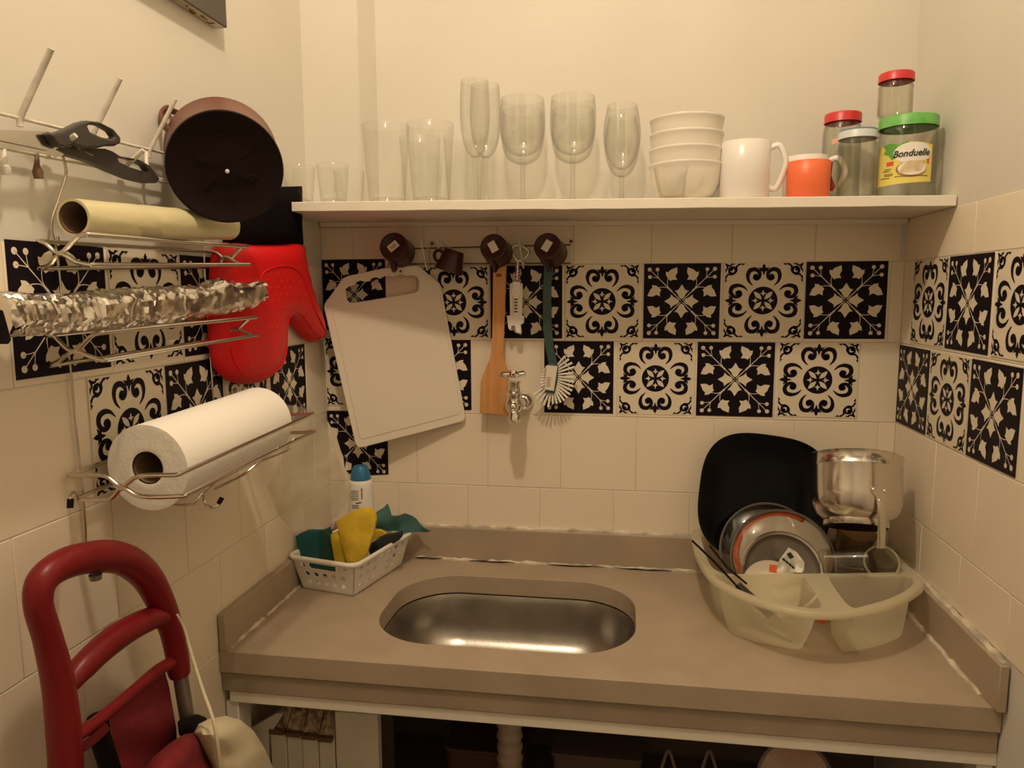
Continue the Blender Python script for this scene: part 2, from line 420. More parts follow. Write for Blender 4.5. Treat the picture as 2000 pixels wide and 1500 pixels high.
def cream_print():
    F = Flat()
    for k in range(4):
        for mir in (0, 1):
            B = lambda p: both(p, k, mir)
            F.rib(B([(.27, .40), (.375, .52), (.405, .67), (.35, .80), (.22, .83), (.115, .75), (.105, .64), (.165, .575), (.235, .60), (.24, .67)]), [.014, .065, .10, .115, .105, .095, .085, .09, .08, .05], 5)
            F.disc(*B([(.20, .645)])[0], .068)
            F.rib(B([(.97, .62), (.90, .70), (.80, .70), (.72, .78), (.76, .88), (.86, .87), (.86, .79)]), [.03, .05, .05, .06, .06, .05, .04], 4); F.disc(*B([(.835, .83)])[0], .045)
            F.rib(B([(.985, .80), (.93, .86), (.95, .95), (.985, .97)]), [.03, .05, .04], 3)
            F.poly(B([(.55, .985), (.66, .985), (.63, .93)])); F.poly(B([(.985, .47), (.985, .58), (.93, .55)])); F.poly(B([(.72, .985), (.80, .95), (.86, .985)]))
        F.poly(rot4([(0, .985), (-.045, .91), (-.05, .865), (-.15, .885), (-.10, .82), (-.105, .78), (-.04, .775), (0, .66), (.04, .775), (.105, .78), (.10, .82), (.15, .885), (.05, .865), (.045, .91)], k))
    # centre medallion: disc with the light petals left open
    n = 40; disc = [(.365 * math.cos(2 * PI * i / n), .365 * math.sin(2 * PI * i / n)) for i in range(n)]
    holes = []
    for k in range(4):
        pet = []
        for i in range(9): t = i / 8; pet.append((.045 + .29 * t, .058 * math.sin(PI * t)))
        for i in range(1, 8): t = 1 - i / 8; pet.append((.045 + .29 * t, -.058 * math.sin(PI * t)))
        c, s_ = math.cos(PI / 4 + k * PI / 2), math.sin(PI / 4 + k * PI / 2)
        holes.append([(x * c - y * s_, x * s_ + y * c) for x, y in pet])
        holes.append(rot4([(0, .12), (.022, .165), (.085, .185), (.03, .205), (0, .285), (-.03, .205), (-.085, .185), (-.022, .165)], k))
    F.med = (disc, holes)
    return F
PRN = {'dark': dark_print(), 'cream': cream_print()}
SCACHE = {}
def decor(wall, kind, c, a, zt, wd=.150, ht=.150, clip=None, tilt=0):
    """A square adhesive tile (part of the wall) and its print (sub-part). a = left edge seen from the room."""
    key = (kind, round(wd, 4), round(ht, 4), id(clip) if clip else 0)
    bm_, pm = (INK, CREAM) if kind == 'dark' else (CREAM, INK)
    S = lambda x, y, w: Vector((x * wd / 2, -w, y * ht / 2))
    if key not in SCACHE:
        b = MB(); sq = clip or [(-1, -1), (1, -1), (1, 1), (-1, 1)]
        if clip: b.slab(sq, S, .0007)
        else: b.box((0, -.00035, 0), (wd, .0007, ht))
        p = MB(); F = PRN[kind]
        for q in F.q:
            if clip and not all(inpoly(x * .99, y * .99, [clip]) for x, y in q): continue
            p.add([S(x * .985, y * .985, .0010) for x, y in q], [tuple(range(len(q)))])
        if hasattr(F, 'med'): p.flat(F.med[0], lambda x, y: S(x, y, .0010), F.med[1])
        SCACHE[key] = None
        o = build('decor_tile', b, bm_, wall, local=True, sm=0); pr = build('print', p, pm, o, local=True, sm=0)
        SCACHE[key] = o
    else:
        s0 = SCACHE[key]; o = s0.copy(); COL.objects.link(o); o.parent = wall
        for ch in s0.children: d = ch.copy(); COL.objects.link(d); d.parent = o
    z = zt - ht / 2 + FL
    if c == 'yb': o.location = (a + wd / 2, -.0015, z); o.rotation_euler = (0, tilt, 0)
    elif c == 'xr': o.location = (XR - .0015, a - wd / 2, z); o.rotation_euler = (tilt, 0, -PI / 2)
    else: o.location = (XL + .0015, a + wd / 2, z); o.rotation_euler = (tilt, 0, PI / 2)
    return o
# back wall, upper band (left to right), second band, then the peeling one low in the corner
for kind, a, zt, wd in [('dark', -.602, .016, .151), ('cream', -.376, -.001, .150), ('dark', -.222, -.001, .150), ('cream', -.0655, 0, .1505), ('dark', .0935, 0, .150), ('cream', .2500, .001, .152), ('dark', .4062, .001, .150)]:
    decor(wall_back, kind, 'yb', max(a, XL + .001), zt, wd if a > XL else wd - .01, tilt=random.uniform(-.004, .004))
for kind, a, zt, wd in [('cream', -.5905, -.150, .150), ('dark', -.4155, -.155, .150), ('dark', -.109, -.1567, .1435), ('cream', .0447, -.157, .150), ('dark', .2026, -.157, .150), ('cream', .3604, -.156, .1515)]:
    decor(wall_back, kind, 'yb', a, zt, wd, tilt=random.uniform(-.004, .004))
TORN = [(-1, 1), (-1, .72), (-.88, .50), (-.64, .46), (-.66, .30), (-.70, .18), (-.58, -.22), (-.50, -.40), (-.46, -.78), (-.42, -.55), (-.22, -.62), (-.25, -.82), (-.42, -.86), (-.30, -.95), (0, -1), (1, -.93), (1, 1)]
decor(wall_back, 'dark', 'yb', -.5905, -.313, .137, .144, clip=TORN)
for kind, a, zt in [('cream', -.0545, -.001), ('dark', -.2086, -.001), ('cream', -.3683, -.001), ('dark', -.524, -.001)]:
    decor(wall_right, kind, 'xr', a, zt)
for kind, a, zt, wd in [('dark', -.004, -.160, .146), ('cream', -.1565, -.160, .150), ('dark', -.3121, -.160, .150)]:
    decor(wall_right, kind, 'xr', a, zt, wd)
for kind, a, zt in [('dark', -.8366, .002), ('cream', -.6795, .002), ('dark', -.5235, .001), ('cream', -.3665, .001)]:
    decor(wall_left, kind, 'xl', a, zt)
for kind, a, zt, wd in [('cream', -.7309, -.158, .150), ('dark', -.5745, -.158, .150), ('cream', -.4175, -.158, .150), ('dark', -.259, -.158, .150)]:
    decor(wall_left, kind, 'xl', a, zt, wd)

# ------------------------------------------------------------------ countertop with stone upstands
BT = .012   # upstand thickness
def rrect(cx, cy, hx, hy, r, n=8):
    o = []
    for sx, sy, a0 in ((1, 1, 0), (-1, 1, 90), (-1, -1, 180), (1, -1, 270)):
        for i in range(n + 1):
            a = R(a0 + 90 * i / n); o.append((cx + sx * (hx - r) + r * math.cos(a), cy + sy * (hy - r) + r * math.sin(a)))
    return o
SKC = (-.146, -.254); HOLE = rrect(*SKC, .229, .152, .115, 10)
top = thing('stone_countertop', 'beige stone worktop with raised upstands and an oval sink opening', 'countertop', (0, -.24, ZC))
mb = MB(); mb.slab([(XL + .001, YC), (XR - .001, YC), (XR - .001, -.001), (XL + .001, -.001)], lambda x, y, w: Vector((x, y, ZC - .0375 + w)), .0375, [HOLE])
build('slab', mb, STONE, top, sm=30, bevel=.0015)
build('front_apron', MB().box(((XL + XR) / 2, YC + .016, ZC - .0375 - .0175), (XR - XL - .004, .024, .033)), STONE2, top, bevel=.002)
HB = ZC + .072
build('back_upstand', MB().box(((XL + XR) / 2, -BT / 2 - .004, ZC + .036), (XR - XL - 2 * BT - .004, BT, .072)), STONE, top, bevel=.0015)
build('side_upstand', MB().box((XL + BT / 2 + .003, YC / 2 - .004, ZC + .031), (BT, -YC - .006, .062)), STONE, top, bevel=.0015)
build('side_upstand', MB().box((XR - BT / 2 - .003, YC / 2 - .008, ZC + .034), (BT, -YC - .002 + .012, .068)), STONE, top, bevel=.0015)
def bead(pts, r, seed, breaks=0):
    random.seed(seed); P = []
    for a, b in zip(pts, pts[1:]):
        a, b = Vector(a), Vector(b); n = max(2, int((b - a).length / .012))
        P += [a + (b - a) * i / n + Vector((random.gauss(0, .0007), random.gauss(0, .0007), random.gauss(0, .0009))) for i in range(n)]
    P.append(Vector(pts[-1])); rs = [max(.0012, r * random.uniform(.55, 1.25)) for _ in P]
    return MB().tube(P, rs, 7)
for pts, r, sd in [([(-.44, -.017, ZC + .001), (.22, -.017, ZC + .001)], .0042, 1), ([(XL + .016, YC + .01, ZC), (XL + .016, -.10, ZC)], .0045, 2), ([(XR - .017, YC + .03, ZC), (XR - .017, -.1, ZC)], .0052, 3),
                   ([(-.50, -.006, HB), (XR - .01, -.006, HB + .001)], .0055, 4), ([(XR - .006, YC - .01, HB - .004), (XR - .006, -.02, HB - .002)], .007, 5)]:
    build('caulk_bead', bead(pts, r, sd), CAULK, top, label='uneven yellowed white caulk bead along the upstand')
mb = MB(); random.seed(9)
for x0, x1, dz in [(-.40, -.33, .004), (-.27, -.17, .003), (-.10, .02, .003), (.05, .16, .002)]:
    mb.tube([(x0 + (x1 - x0) * i / 6, -.0225, ZC + dz + random.uniform(-.0012, .0012)) for i in range(7)], [.0006, .001, .0016, .0012, .0016, .001, .0006], 5)
build('black_seam', mb, mat('black_mould', (.03, .018, .012), .9), top, label='thin dark gap of mould in the back caulk')['kind'] = 'stuff'

# ------------------------------------------------------------------ sink
snk = thing('sink_bowl', 'oval stainless steel sink bowl set under the beige worktop', 'sink', (SKC[0], SKC[1], ZC - .15))
rings = []
for d, s, rr in [(-.038, .012, .118), (-.0395, .0, .115), (-.05, -.004, .112), (-.09, -.010, .108), (-.12, -.018, .10), (-.138, -.034, .09), (-.146, -.058, .07), (-.149, -.09, .05)]:
    rings.append([Vector((x, y, ZC + d)) for x, y in rrect(*SKC, .229 + s, .152 + s, min(rr, .15 + s), 10)])
rings = rings[::-1]
mb = MB().loft(rings, True, False)
build('bowl', mb, SINK_STEEL, snk, sm=60)
build('drain_ring', MB().lathe([(0, .0), (.026, .0), (.030, .003), (.036, .003), (.038, .0)], 28, (SKC[0], SKC[1], ZC - .1485)), STEEL, snk)
mb = MB(); random.seed(4)
for i in range(120):
    a = random.uniform(0, 2 * PI); q = random.random() ** .5
    x, y = SKC[0] + math.cos(a) * .15 * q, SKC[1] + .02 + math.sin(a) * .075 * q; r = random.uniform(.0007, .0017)
    mb.lathe([(r, 0), (r * .8, r * .5), (0, r * .75)], 8, (x, y, ZC - .1488))
build('water_drop', mb, thin_glass('water', (.95, .95, .95), .8), snk, label='small water drops beading on the sink floor')['kind'] = 'stuff'

# ------------------------------------------------------------------ cabinet under the worktop
cab = thing('sink_cabinet', 'open white base cabinet frame carrying the beige worktop', 'cabinet', (0, -.24, -FL))
build('top_rail', MB().box(((XL + XR) / 2 + .006, YC + .022, ZC - .0805), (XR - XL - .012, .03, .0225)), WHITE_WOOD, cab, bevel=.0015)
for s, x in ((0, XL + .014), (1, XR - .014)): build('side_post', MB().box((x, YC + .03, (ZC - .092 - FL) / 2), (.022, .04, -(-FL - (ZC - .092)))), WHITE_WOOD, cab, bevel=.002)
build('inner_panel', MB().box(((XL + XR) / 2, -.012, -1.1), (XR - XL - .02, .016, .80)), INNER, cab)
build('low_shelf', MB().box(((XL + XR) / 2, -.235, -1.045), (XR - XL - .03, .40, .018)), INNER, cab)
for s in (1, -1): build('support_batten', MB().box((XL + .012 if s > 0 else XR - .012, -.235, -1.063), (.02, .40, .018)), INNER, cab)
# slatted white box on the left
bx = thing('slatted_box', 'worn white slatted box with brown clips under the left end of the worktop', 'box', (-.46, -.30, -1.036))
f = lambda u, v: ay(u, v, -.40)
zb_, zt_ = -1.036, -.745
for i in range(4):
    a, b = f(530 + i * 31, 1440), f(530 + (i + 1) * 31 - 1.5, 1440)
    build('slat', MB().box(((a.x + b.x) / 2, -.397 + .002 * (i % 2), (zb_ + f(560, 1432).z) / 2), (b.x - a.x, .012, f(560, 1432).z - zb_)), WHITE_WOOD, bx, bevel=.001)
    build('clip', MB().box(((a.x + b.x) / 2, -.404, f(560, 1427 + i * 2).z), (b.x - a.x - .001, .012, .007)), RUST, bx, bevel=.001, label='rusty brown clip')
    zz = f(560, 1424 + i * 2).z; random.seed(i)
    mb = MB(); W_ = b.x - a.x; xs = [a.x + W_ * k / 9 for k in range(10)]; vs = []
    for t in (0, .35, .7, 1): vs += [Vector((x, -.399 + .034 * t + random.uniform(-.0016, .0016), zz + .036 * t + random.uniform(-.002, .002))) for x in xs]
    build('torn_edge', mb.add(vs, [(r_ * 10 + k, r_ * 10 + k + 1, r_ * 10 + k + 11, r_ * 10 + k + 10) for r_ in range(3) for k in range(9)]), TORNM, bx, solid=.003, sm=20, label='ragged yellowed edge')
a = f(655, 1440); b = f(738, 1440)
build('front_panel', MB().box(((a.x + b.x) / 2, -.39, (zb_ + f(700, 1393).z) / 2), (b.x - a.x, .02, f(700, 1393).z - zb_)), WHITE_WOOD, bx, bevel=.002)
mb = MB().slab([(497, 1415), (547, 1386), (558, 1388), (530, 1432), (529, 1560), (497, 1560)], lambda u, v, w: ay(u, v, -.395) + Vector((0, -w, 0)), .01)
build('side_panel', mb, WHITE_WOOD, bx)
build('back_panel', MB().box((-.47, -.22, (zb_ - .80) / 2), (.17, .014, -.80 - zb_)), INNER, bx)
# drain hose
q0 = ay(985, 1425, -.25)
prof = []
for i in range(34): prof += [(.0215 if i % 2 else .0245, -.150 - i * .0115), (.0215 if i % 2 else .0245, -.156 - i * .0115)]
tag(build('drain_hose', MB().lathe(prof + [(0, prof[-1][1])], 20, (SKC[0], SKC[1], ZC)), HOSE), 'ribbed pale drain hose hanging below the sink', 'hose')
# lid and rack in the dark at the right
c = ay(1552, 1520, -.30)
lid = thing('enamel_dish', 'red and white round enamel dish in the dark under the right of the worktop', 'dish', (c.x, c.y, c.z))
Mx = Matrix.Rotation(R(75), 3, 'X')
build('disc', MB().lathe([(0, .006), (.045, .005), (.058, .002), (.058, 0), (0, 0)], 32, c, Mx), mat('faded_red_enamel', (.50, .20, .16), .4, col2=(.62, .5, .42), nscale=14), lid)
build('rim', MB().tube([c + Mx @ Vector((.061 * math.cos(a * PI / 18), .061 * math.sin(a * PI / 18), .002)) for a in range(36)], .0035, 8, True), GREYM, lid)
build('stand_foot', MB().box((c.x, c.y + .02, (c.z - .055 - 1.036) / 2), (.03, .03, abs(c.z - .055 + 1.036))), INNER, lid)
rk = thing('pan_rack', 'dark wire rack with pointed loops beside the red dish under the worktop', 'rack', (ay(1350, 1500, -.3).x, -.3, -1.036))
for u in (1305, 1385):
    pts = smooth([ay(u - 18, 1520, -.31), ay(u - 10, 1490, -.31), ay(u, 1466, -.31), ay(u + 10, 1490, -.31), ay(u + 20, 1525, -.31)], 6)
    z0 = -1.034; pts = [Vector((pts[0].x, -.31, z0))] + pts + [Vector((pts[-1].x, -.31, z0))]
    build('wire_loop', MB().tube(pts, .003, 8), GREYM, rk)
build('base_wire', MB().tube([(rk.location.x - .08, -.31, -1.033), (rk.location.x + .08, -.31, -1.033)], .003, 8), GREYM, rk)
tag(build('storage_box', MB().loft([[Vector((x, y, z)) for x, y in rrect(-.20 + .0, -.17, .075 + k, .07 + k, .015, 4)] for z, k in ((-1.036, -.006), (-.935, .0), (-.931, .004), (-.925, .004), (-.925, -.002), (-.938, -.004))], True, True), mat('dark_brown_box', (.10, .05, .04), .6)), 'dark brown box in the shadow behind the slatted box, left of the hose', 'box')
tag(build('storage_box', MB().loft([[Vector((x, y, z)) for x, y in rrect(.015, -.15, .085 + k, .06 + k, .01, 4)] for z, k in ((-1.036, -.004), (-.945, .0), (-.943, .003), (-.936, .003), (-.936, -.002))], True, True), mat('dim_grey_box', (.14, .10, .085), .6)), 'low dark grey box in the shadow to the right of the hose', 'box')

# ------------------------------------------------------------------ the long shelf
shf = thing('wall_shelf', 'long white painted wooden shelf with a chipped front edge', 'shelf', (0, -.11, .095))
def sbox(y0, y1, z0, z1, x0=XL + .002, x1=XR - .002, n=24):
    rings = []; random.seed(3)
    for i in range(n + 1):
        x = x0 + (x1 - x0) * i / n; k = SH(x); j = random.uniform(-.0007, .0007) if 0 < i < n else 0
        rings.append([Vector((x, y0 + j, k + z0 - j * .8)), Vector((x, y1, k + z0)), Vector((x, y1, k + z1)), Vector((x, y0 + j, k + z1))])
    return MB().loft(rings, True, True)
build('board', sbox(-.219, -.001, -.0175, 0), WHITE_WOOD, shf, bevel=.0012)
build('batten', sbox(-.014, -.004, -.027, -.0178, XL + .004, XR - .004), WHITE_WOOD, shf, bevel=.001)

# ------------------------------------------------------------------ glassware on the shelf
def at_shelf(x, y): return (x, y, SH(x) + .0003)
def tumbler(name, label, r0, r1, h, loc, group, bt=.012, cat='glass', facets=0):
    t = thing(name, label, cat, loc, group)
    n = 40; w_ = .0016
    build('body', MB().lathe([(r1 - w_, h - .0005), (r1 - w_ * .4, h), (r1, h - .0008), (r1 - (r1 - r0) * .5, h * .5), (r0, .004), (r0 - .003, 0), (0, 0)], n), GLASS, t, local=True, sm=50)
    build('base', MB().lathe([(0, .001), (r0 - .004, .001), (r0 - .002, bt * .6), (r0 - .006, bt), (0, bt * .8)], n), GLASS, t, local=True, sm=50)
    return t
G1 = 'small shot glasses at the left end of the shelf'
s1 = tumbler('shot_glass', 'small clear shot glass at the left end of the shelf, partly behind the brown pot', .024, .031, .075, at_shelf(-.568, -.150), G1)
s2 = again(s1, at_shelf(-.4975, -.155), 'small clear shot glass standing between two others left of the tall tumblers', G1)
s3 = again(s1, at_shelf(-.492, -.085), 'clear shot glass mostly hidden behind another shot glass, next to the tall tumblers', G1)
G2 = 'tall clear tumblers on the shelf'
t1 = tumbler('tumbler', 'tall clear tumbler left of the row, next to the shot glasses', .034, .0445, .146, at_shelf(-.393, -.150), G2)
again(t1, at_shelf(-.3055, -.155), 'tall clear tumbler next to the champagne flutes, front row', G2)
t3 = tumbler('tumbler', 'tall clear tumbler standing in the back row behind the gap of two front tumblers', .032, .041, .140, at_shelf(-.352, -.058), G2)
again(t3, at_shelf(-.262, -.060), 'tall clear tumbler in the back row behind the champagne flutes', G2)

def stem_glass(name, label, prof, stem_r, z0, foot_r, loc, group):
    """prof: outer bowl profile from the bottom (r, z) to the rim."""
    t = thing(name, label, 'glass', loc, group); w_ = .0013
    P = smooth([(r, z, 0) for r, z in prof], 5)
    outer = [(max(0, p.x), p.y) for p in P]
    inner = [(max(0, r - w_), z + w_ * .6) for r, z in outer[2:-1]]
    build('bowl', MB().lathe(outer + [(outer[-1][0] - w_, outer[-1][1] - .0003)] + inner[::-1] + [(0, inner[0][1] + .001)], 36), GLASS, t, local=True, sm=60)
    build('stem', MB().lathe([(foot_r * .35, .0035), (stem_r * 1.6, .008), (stem_r, .016), (stem_r, z0 - .01), (stem_r * 1.7, z0 + .0005), (0, z0 + .002)], 20), GLASS, t, local=True, sm=60)
    build('foot', MB().lathe([(0, 0), (foot_r, 0), (foot_r, .0012), (foot_r * .5, .0028), (foot_r * .3, .0042), (0, .0045)], 36), GLASS, t, local=True, sm=60)
    return t
G3, G4 = 'champagne flutes on the shelf', 'stemmed wine glasses on the shelf'
flute = [(.002, .088), (.012, .094), (.021, .110), (.0270, .140), (.0285, .172), (.0275, .205), (.0258, .228)]
f1 = stem_glass('champagne_flute', 'tallest champagne flute on the shelf, back left of the pair', flute, .0045, .091, .030, at_shelf(-.2265, -.125), G3)
stem_glass('champagne_flute', 'champagne flute in front of a taller one, beside the wine glasses', [(a, b * .925) for a, b in flute], .0045, .084, .029, at_shelf(-.2005, -.158), G3)
wine = [(.003, .086), (.018, .089), (.033, .101), (.0405, .122), (.0420, .145), (.0412, .168), (.0395, .187)]
w1 = stem_glass('wine_glass', 'wine glass next to the champagne flutes, front of its pair', wine, .0042, .088, .034, at_shelf(-.133, -.150), G4)
again(w1, at_shelf(-.1455, -.058), 'wine glass behind another one, next to the champagne flutes', G4)
again(w1, at_shelf(-.041, -.150), 'front wine glass of the middle pair on the shelf', G4)
again(w1, at_shelf(-.0475, -.058), 'wine glass behind the front one of the middle pair', G4)
wine2 = [(.003, .058), (.016, .064), (.028, .085), (.0335, .112), (.0325, .138), (.029, .158), (.0265, .170)]
w2 = stem_glass('wine_glass', 'smaller wine glass next to the stack of white bowls, front of its pair', wine2, .004, .06, .031, at_shelf(.047, -.152), G4)
again(w2, at_shelf(.0465, -.062), 'smaller wine glass behind another one, left of the white bowls', G4)

# stack of four white bowls
prof = [(0, 0), (.034, 0), (.036, .003), (.051, .013), (.0595, .030), (.0628, .050), (.0640, .0605), (.0652, .0625), (.0655, .0645), (.0650, .0665), (.0630, .0665), (.0612, .050), (.0575, .032), (.049, .017), (.032, .008), (0, .007)]
names = ['white bowl at the bottom of the stack of four, behind the glass cup', 'second white bowl from the bottom of the stack of four', 'third white bowl from the bottom of the stack of four', 'topmost white bowl of the stack of four']
b0 = None
for i in range(4):
    l = (.1610, -.140, SH(.16) + .0003 + i * .0262)
    if b0 is None:
        b0 = thing('bowl', names[0], 'bowl', l, 'stack of white bowls on the shelf'); build('bowl_body', MB().lathe(prof, 48), PORC, b0, local=True, sm=60)
    else: again(b0, l, names[i])

def handle_pts(r, zt, zb, out, k=8): return smooth([(r - .003, 0, zt), (r + out * .55, 0, zt + .004), (r + out, 0, zt - (zt - zb) * .3), (r + out * .92, 0, zt - (zt - zb) * .6), (r + out * .4, 0, zb - .002), (r - .003, 0, zb)], k)
def mug(name, label, r0, r1, h, loc, m, rotz=0, handle=None, cat='mug', mh=None, wall=.003, hr=.0045, ear=False):
    t = thing(name, label, cat, loc, rot=(0, 0, rotz))
    build('body', MB().lathe([(0, 0), (r0 - .003, 0), (r0, .003), (r0 + (r1 - r0) * .5, h * .5), (r1, h - .001), (r1 - wall * .5, h), (r1 - wall, h - .001), (r0 + (r1 - r0) * .5 - wall, h * .5), (r0 - wall, .006), (0, .005)], 44), m, t, local=True, sm=60)
    if handle: build('handle', MB().tube(handle_pts(*handle), hr, 10, flat=1.25), mh or m, t, local=True)
    return t
cg = mug('glass_cup', 'small clear glass coffee cup in front of the white bowls', .021, .0325, .056, (.1345, -.1855, SH(.13) + .0003), GLASS, R(-8), (.029, .046, .016, .022), 'cup', hr=.003, wall=.0018)
mug('white_mug', 'large plain white mug between the bowls and the orange cup', .0425, .0435, .100, at_shelf(.2605, -.155), PORC2, R(-12), (.0435, .088, .022, .024))
mug('white_mug', 'white mug standing behind the orange cup, only its rim and handle showing', .038, .039, .082, at_shelf(.374, -.105), PORC2, R(-22), (.039, .072, .018, .026))
og = mug('orange_cup', 'straight orange cup at the front of the shelf before a white mug', .0355, .036, .064, at_shelf(.3655, -.166), ORANGE, 0, None, 'cup')

# jars
def jar(name, label, r, h, neck_r, loc, lidmat, lid_h=.012, rotz=0, sq=0, rimmat=None):
    t = thing(name, label, 'jar', loc, rot=(0, 0, rotz)); w_ = .002
    sh = h - .022
    out = [(0, .003), (r * .7, .0), (r - .004, .002), (r, .008), (r, sh - .014), (r * .985, sh - .006), (neck_r + .002, sh + .004), (neck_r, sh + .008), (neck_r, h)]
    inn = [(max(0, a - w_), b + (.003 if i < 3 else 0)) for i, (a, b) in enumerate(out)]
    build('body', MB().lathe(out + inn[::-1], 40, sq=sq), GLASS_J, t, local=True, sm=50)
    lr = neck_r + .0022
    build('lid', MB().lathe([(0, h + .0035), (lr - .008, h + .0035), (lr - .006, h + .0045), (lr - .0015, h + .004), (lr, h + .002), (lr, h - lid_h + .004), (lr + .0006, h - lid_h + .002), (lr - .0006, h - lid_h + .0015)], 44), lidmat, t, local=True, sm=50)
    if rimmat: build('lid_rim', MB().lathe([(lr + .0002, h + .0022), (lr - .001, h + .0046), (lr - .006, h + .0048)], 44), rimmat, t, local=True)
    return t
def cyl_fn(r, face):    # label sheet: s along the girth, z up, bent round radius r facing direction `face`
    return lambda s, z, off=0: Vector(((r + off) * math.sin(s / r + face), -(r + off) * math.cos(s / r + face), z))
jb = jar('glass_jar', 'large clear jar with a green lid and a yellow food label', .0470, .1325, .0440, at_shelf(.5285, -.148), LIDGREEN, .016)
# face direction of the label towards the room
cf = cyl_fn(.0474, R(-24))
lab = MB(); hw = .047
lab.flat([(-hw, .021), (hw, .025), (hw, .085), (.030, .088), (.006, .090), (-.004, .084), (-hw * .7, .086), (-hw, .088)], lambda s, z: cf(s, z), step=.006)
lb = build('label', lab, LYELLOW, jb, local=True, label='yellow wrap label with lettering and a vegetable picture')
def patch(poly, off, m, nm, step=.004):
    return build(nm, MB().flat(poly, lambda s, z: cf(s, z, off), step=step), m, lb, local=True)
ov = lambda cx, cz, a, b, n=26: [(cx + a * math.cos(2 * PI * i / n), cz + b * math.sin(2 * PI * i / n)) for i in range(n)]
patch([(-.036, .088), (-.030, .080), (-.034, .074), (-.024, .070), (-.018, .062), (-.008, .070), (.002, .078), (.012, .086), (.004, .091), (-.008, .086), (-.02, .090)], .0002, LGREEN, 'leaf_print')
patch(ov(.014, .072, .030, .017), .0004, LABELW, 'white_oval')
patch(ov(.013, .046, .024, .013), .0005, LBROWN, 'plate_print')
patch(ov(.014, .0475, .022, .0115), .0006, LABELW, 'plate_print')
for i in range(6):
    z = .041 + i * .003; patch([(-.006 + i * .002, z - .0015), (.026 + i * .001, z + .001), (.028 + i * .0005, z + .0036), (-.006 + i * .002, z + .0024)], .0008 + .0002 * i, LIVORY, 'palm_heart_print')
patch([(-.027, .053), (-.015, .054), (-.015, .0605), (-.027, .0595)], .0004, LREDC, 'red_tag')
patch([(.037, .054), (.041, .054), (.041, .0615), (.037, .0615)], .0004, LREDC, 'red_tag')
mb = MB(); random.seed(2)
for z, s0, s1 in [(.048, -.030, -.018), (.045, -.033, -.020), (.040, -.030, -.017), (.0375, -.030, -.016), (.0345, -.012, .038), (.0335, -.038, -.024)]:
    s = s0
    while s < s1:
        w_ = random.uniform(.0012, .0035); mb.flat([(s, z - .0006), (s + w_, z - .0006), (s + w_, z + .0006), (s, z + .0006)], lambda a, b: cf(a, b, .0006)); s += w_ + .0008
build('small_print', mb, LTEXT, lb, local=True, sm=0)['kind'] = 'stuff'
def text_flat(txt, size, shear=0, extra=0):
    cu = bpy.data.curves.new('txt', 'FONT'); cu.body = txt; cu.size = size; cu.shear = shear; cu.offset = extra; cu.align_x = 'CENTER'; cu.resolution_u = 3
    o = bpy.data.objects.new('txt', cu); COL.objects.link(o); bpy.context.view_layer.update()
    me = bpy.data.meshes.new_from_object(o.evaluated_get(bpy.context.evaluated_depsgraph_get()))
    V = [p.co.copy() for p in me.vertices]; F_ = [tuple(p.vertices) for p in me.polygons]
    bpy.data.objects.remove(o); bpy.data.meshes.remove(me); bpy.data.curves.remove(cu)
    return V, F_
V, F_ = text_flat('Bonduelle', .0152, .28, .0003)
build('lettering', MB().add([cf(p.x * .92 + .0115, .0665 + p.y + p.x * .03, .0012) for p in V], F_), LTEXT, lb, local=True, sm=0)
tj = jar('glass_jar', 'clear jar with a red lid standing on top of the green lidded jar', .0275, .071, .0258, (.5085, -.138, SH(.5285) + .0003 + .1325 + .0049), LIDRED, .012)
rj = jar('glass_jar', 'clear jar with a red lid and a torn label behind the pale lidded jar', .0330, .157, .0290, at_shelf(.4400, -.080), LIDRED, .014)
cr = cyl_fn(.0334, R(-20))
rl = build('label', MB().flat([(-.030, .012), (-.006, .012), (-.004, .03), (-.012, .05), (-.010, .075), (-.022, .084), (-.030, .07)], lambda s, z: cr(s, z), step=.006), mat('dark_red_label', (.30, .03, .03), .5), rj, local=True, label='torn dark red label')
build('sticker', MB().flat([(-.014, .103), (.004, .107), (.003, .117), (-.015, .113)], lambda s, z: cr(s, z), step=.006), mat('pink_label', (.75, .42, .36), .5), rj, local=True, label='pale pink sticker')
build('print', MB().flat([(-.028, .05), (-.016, .05), (-.018, .066), (-.027, .066)], lambda s, z: cr(s, z, .0004), step=.006), LTEXT, rl, local=True)
jar('glass_jar', 'empty clear jar with a pale blue lid, between orange cup and green lidded jar', .0308, .111, .0288, at_shelf(.4450, -.160), LIDWHITE, .012, rimmat=LIDBLUE)

# ------------------------------------------------------------------ back wall: hook rail, cups and hanging tools
rail = thing('hook_rail', 'double wire hook rail on the back wall under the shelf', 'hook rail', (-.25, 0, .02))
for z0, z1 in ((.036, .040), (.005, .003)):
    build('rail_wire', MB().tube([(-.44 + .386 * i / 8, -.0085, z0 + (z1 - z0) * i / 8) for i in range(9)], .0014, 8), RUST, rail)
def hook(x, tipz=.052, y1=-.042):
    return MB().tube(smooth([(x, -.0085, .038), (x, -.010, .004), (x, -.018, -.006), (x, -.030, -.001), (x - .001, y1, .020), (x - .006, y1 - .004, tipz)], 5), .0017, 8)
for x in (-.405, -.352, -.318, -.200, -.150, -.092): build('hook', hook(x), RAILM, rail)
build('hook', MB().tube(smooth([(-.306, -.0085, .038), (-.31, -.03, .040), (-.322, -.055, .058)], 4), .0018, 8), RAILM, rail)
for x in (-.345, -.054):
    build('screw', MB().lathe([(.0035, 0), (.0035, .0015), (.001, .003), (0, .003)], 12, (x, -.004, .047), Matrix.Rotation(PI / 2, 3, 'X')), RUST, rail)

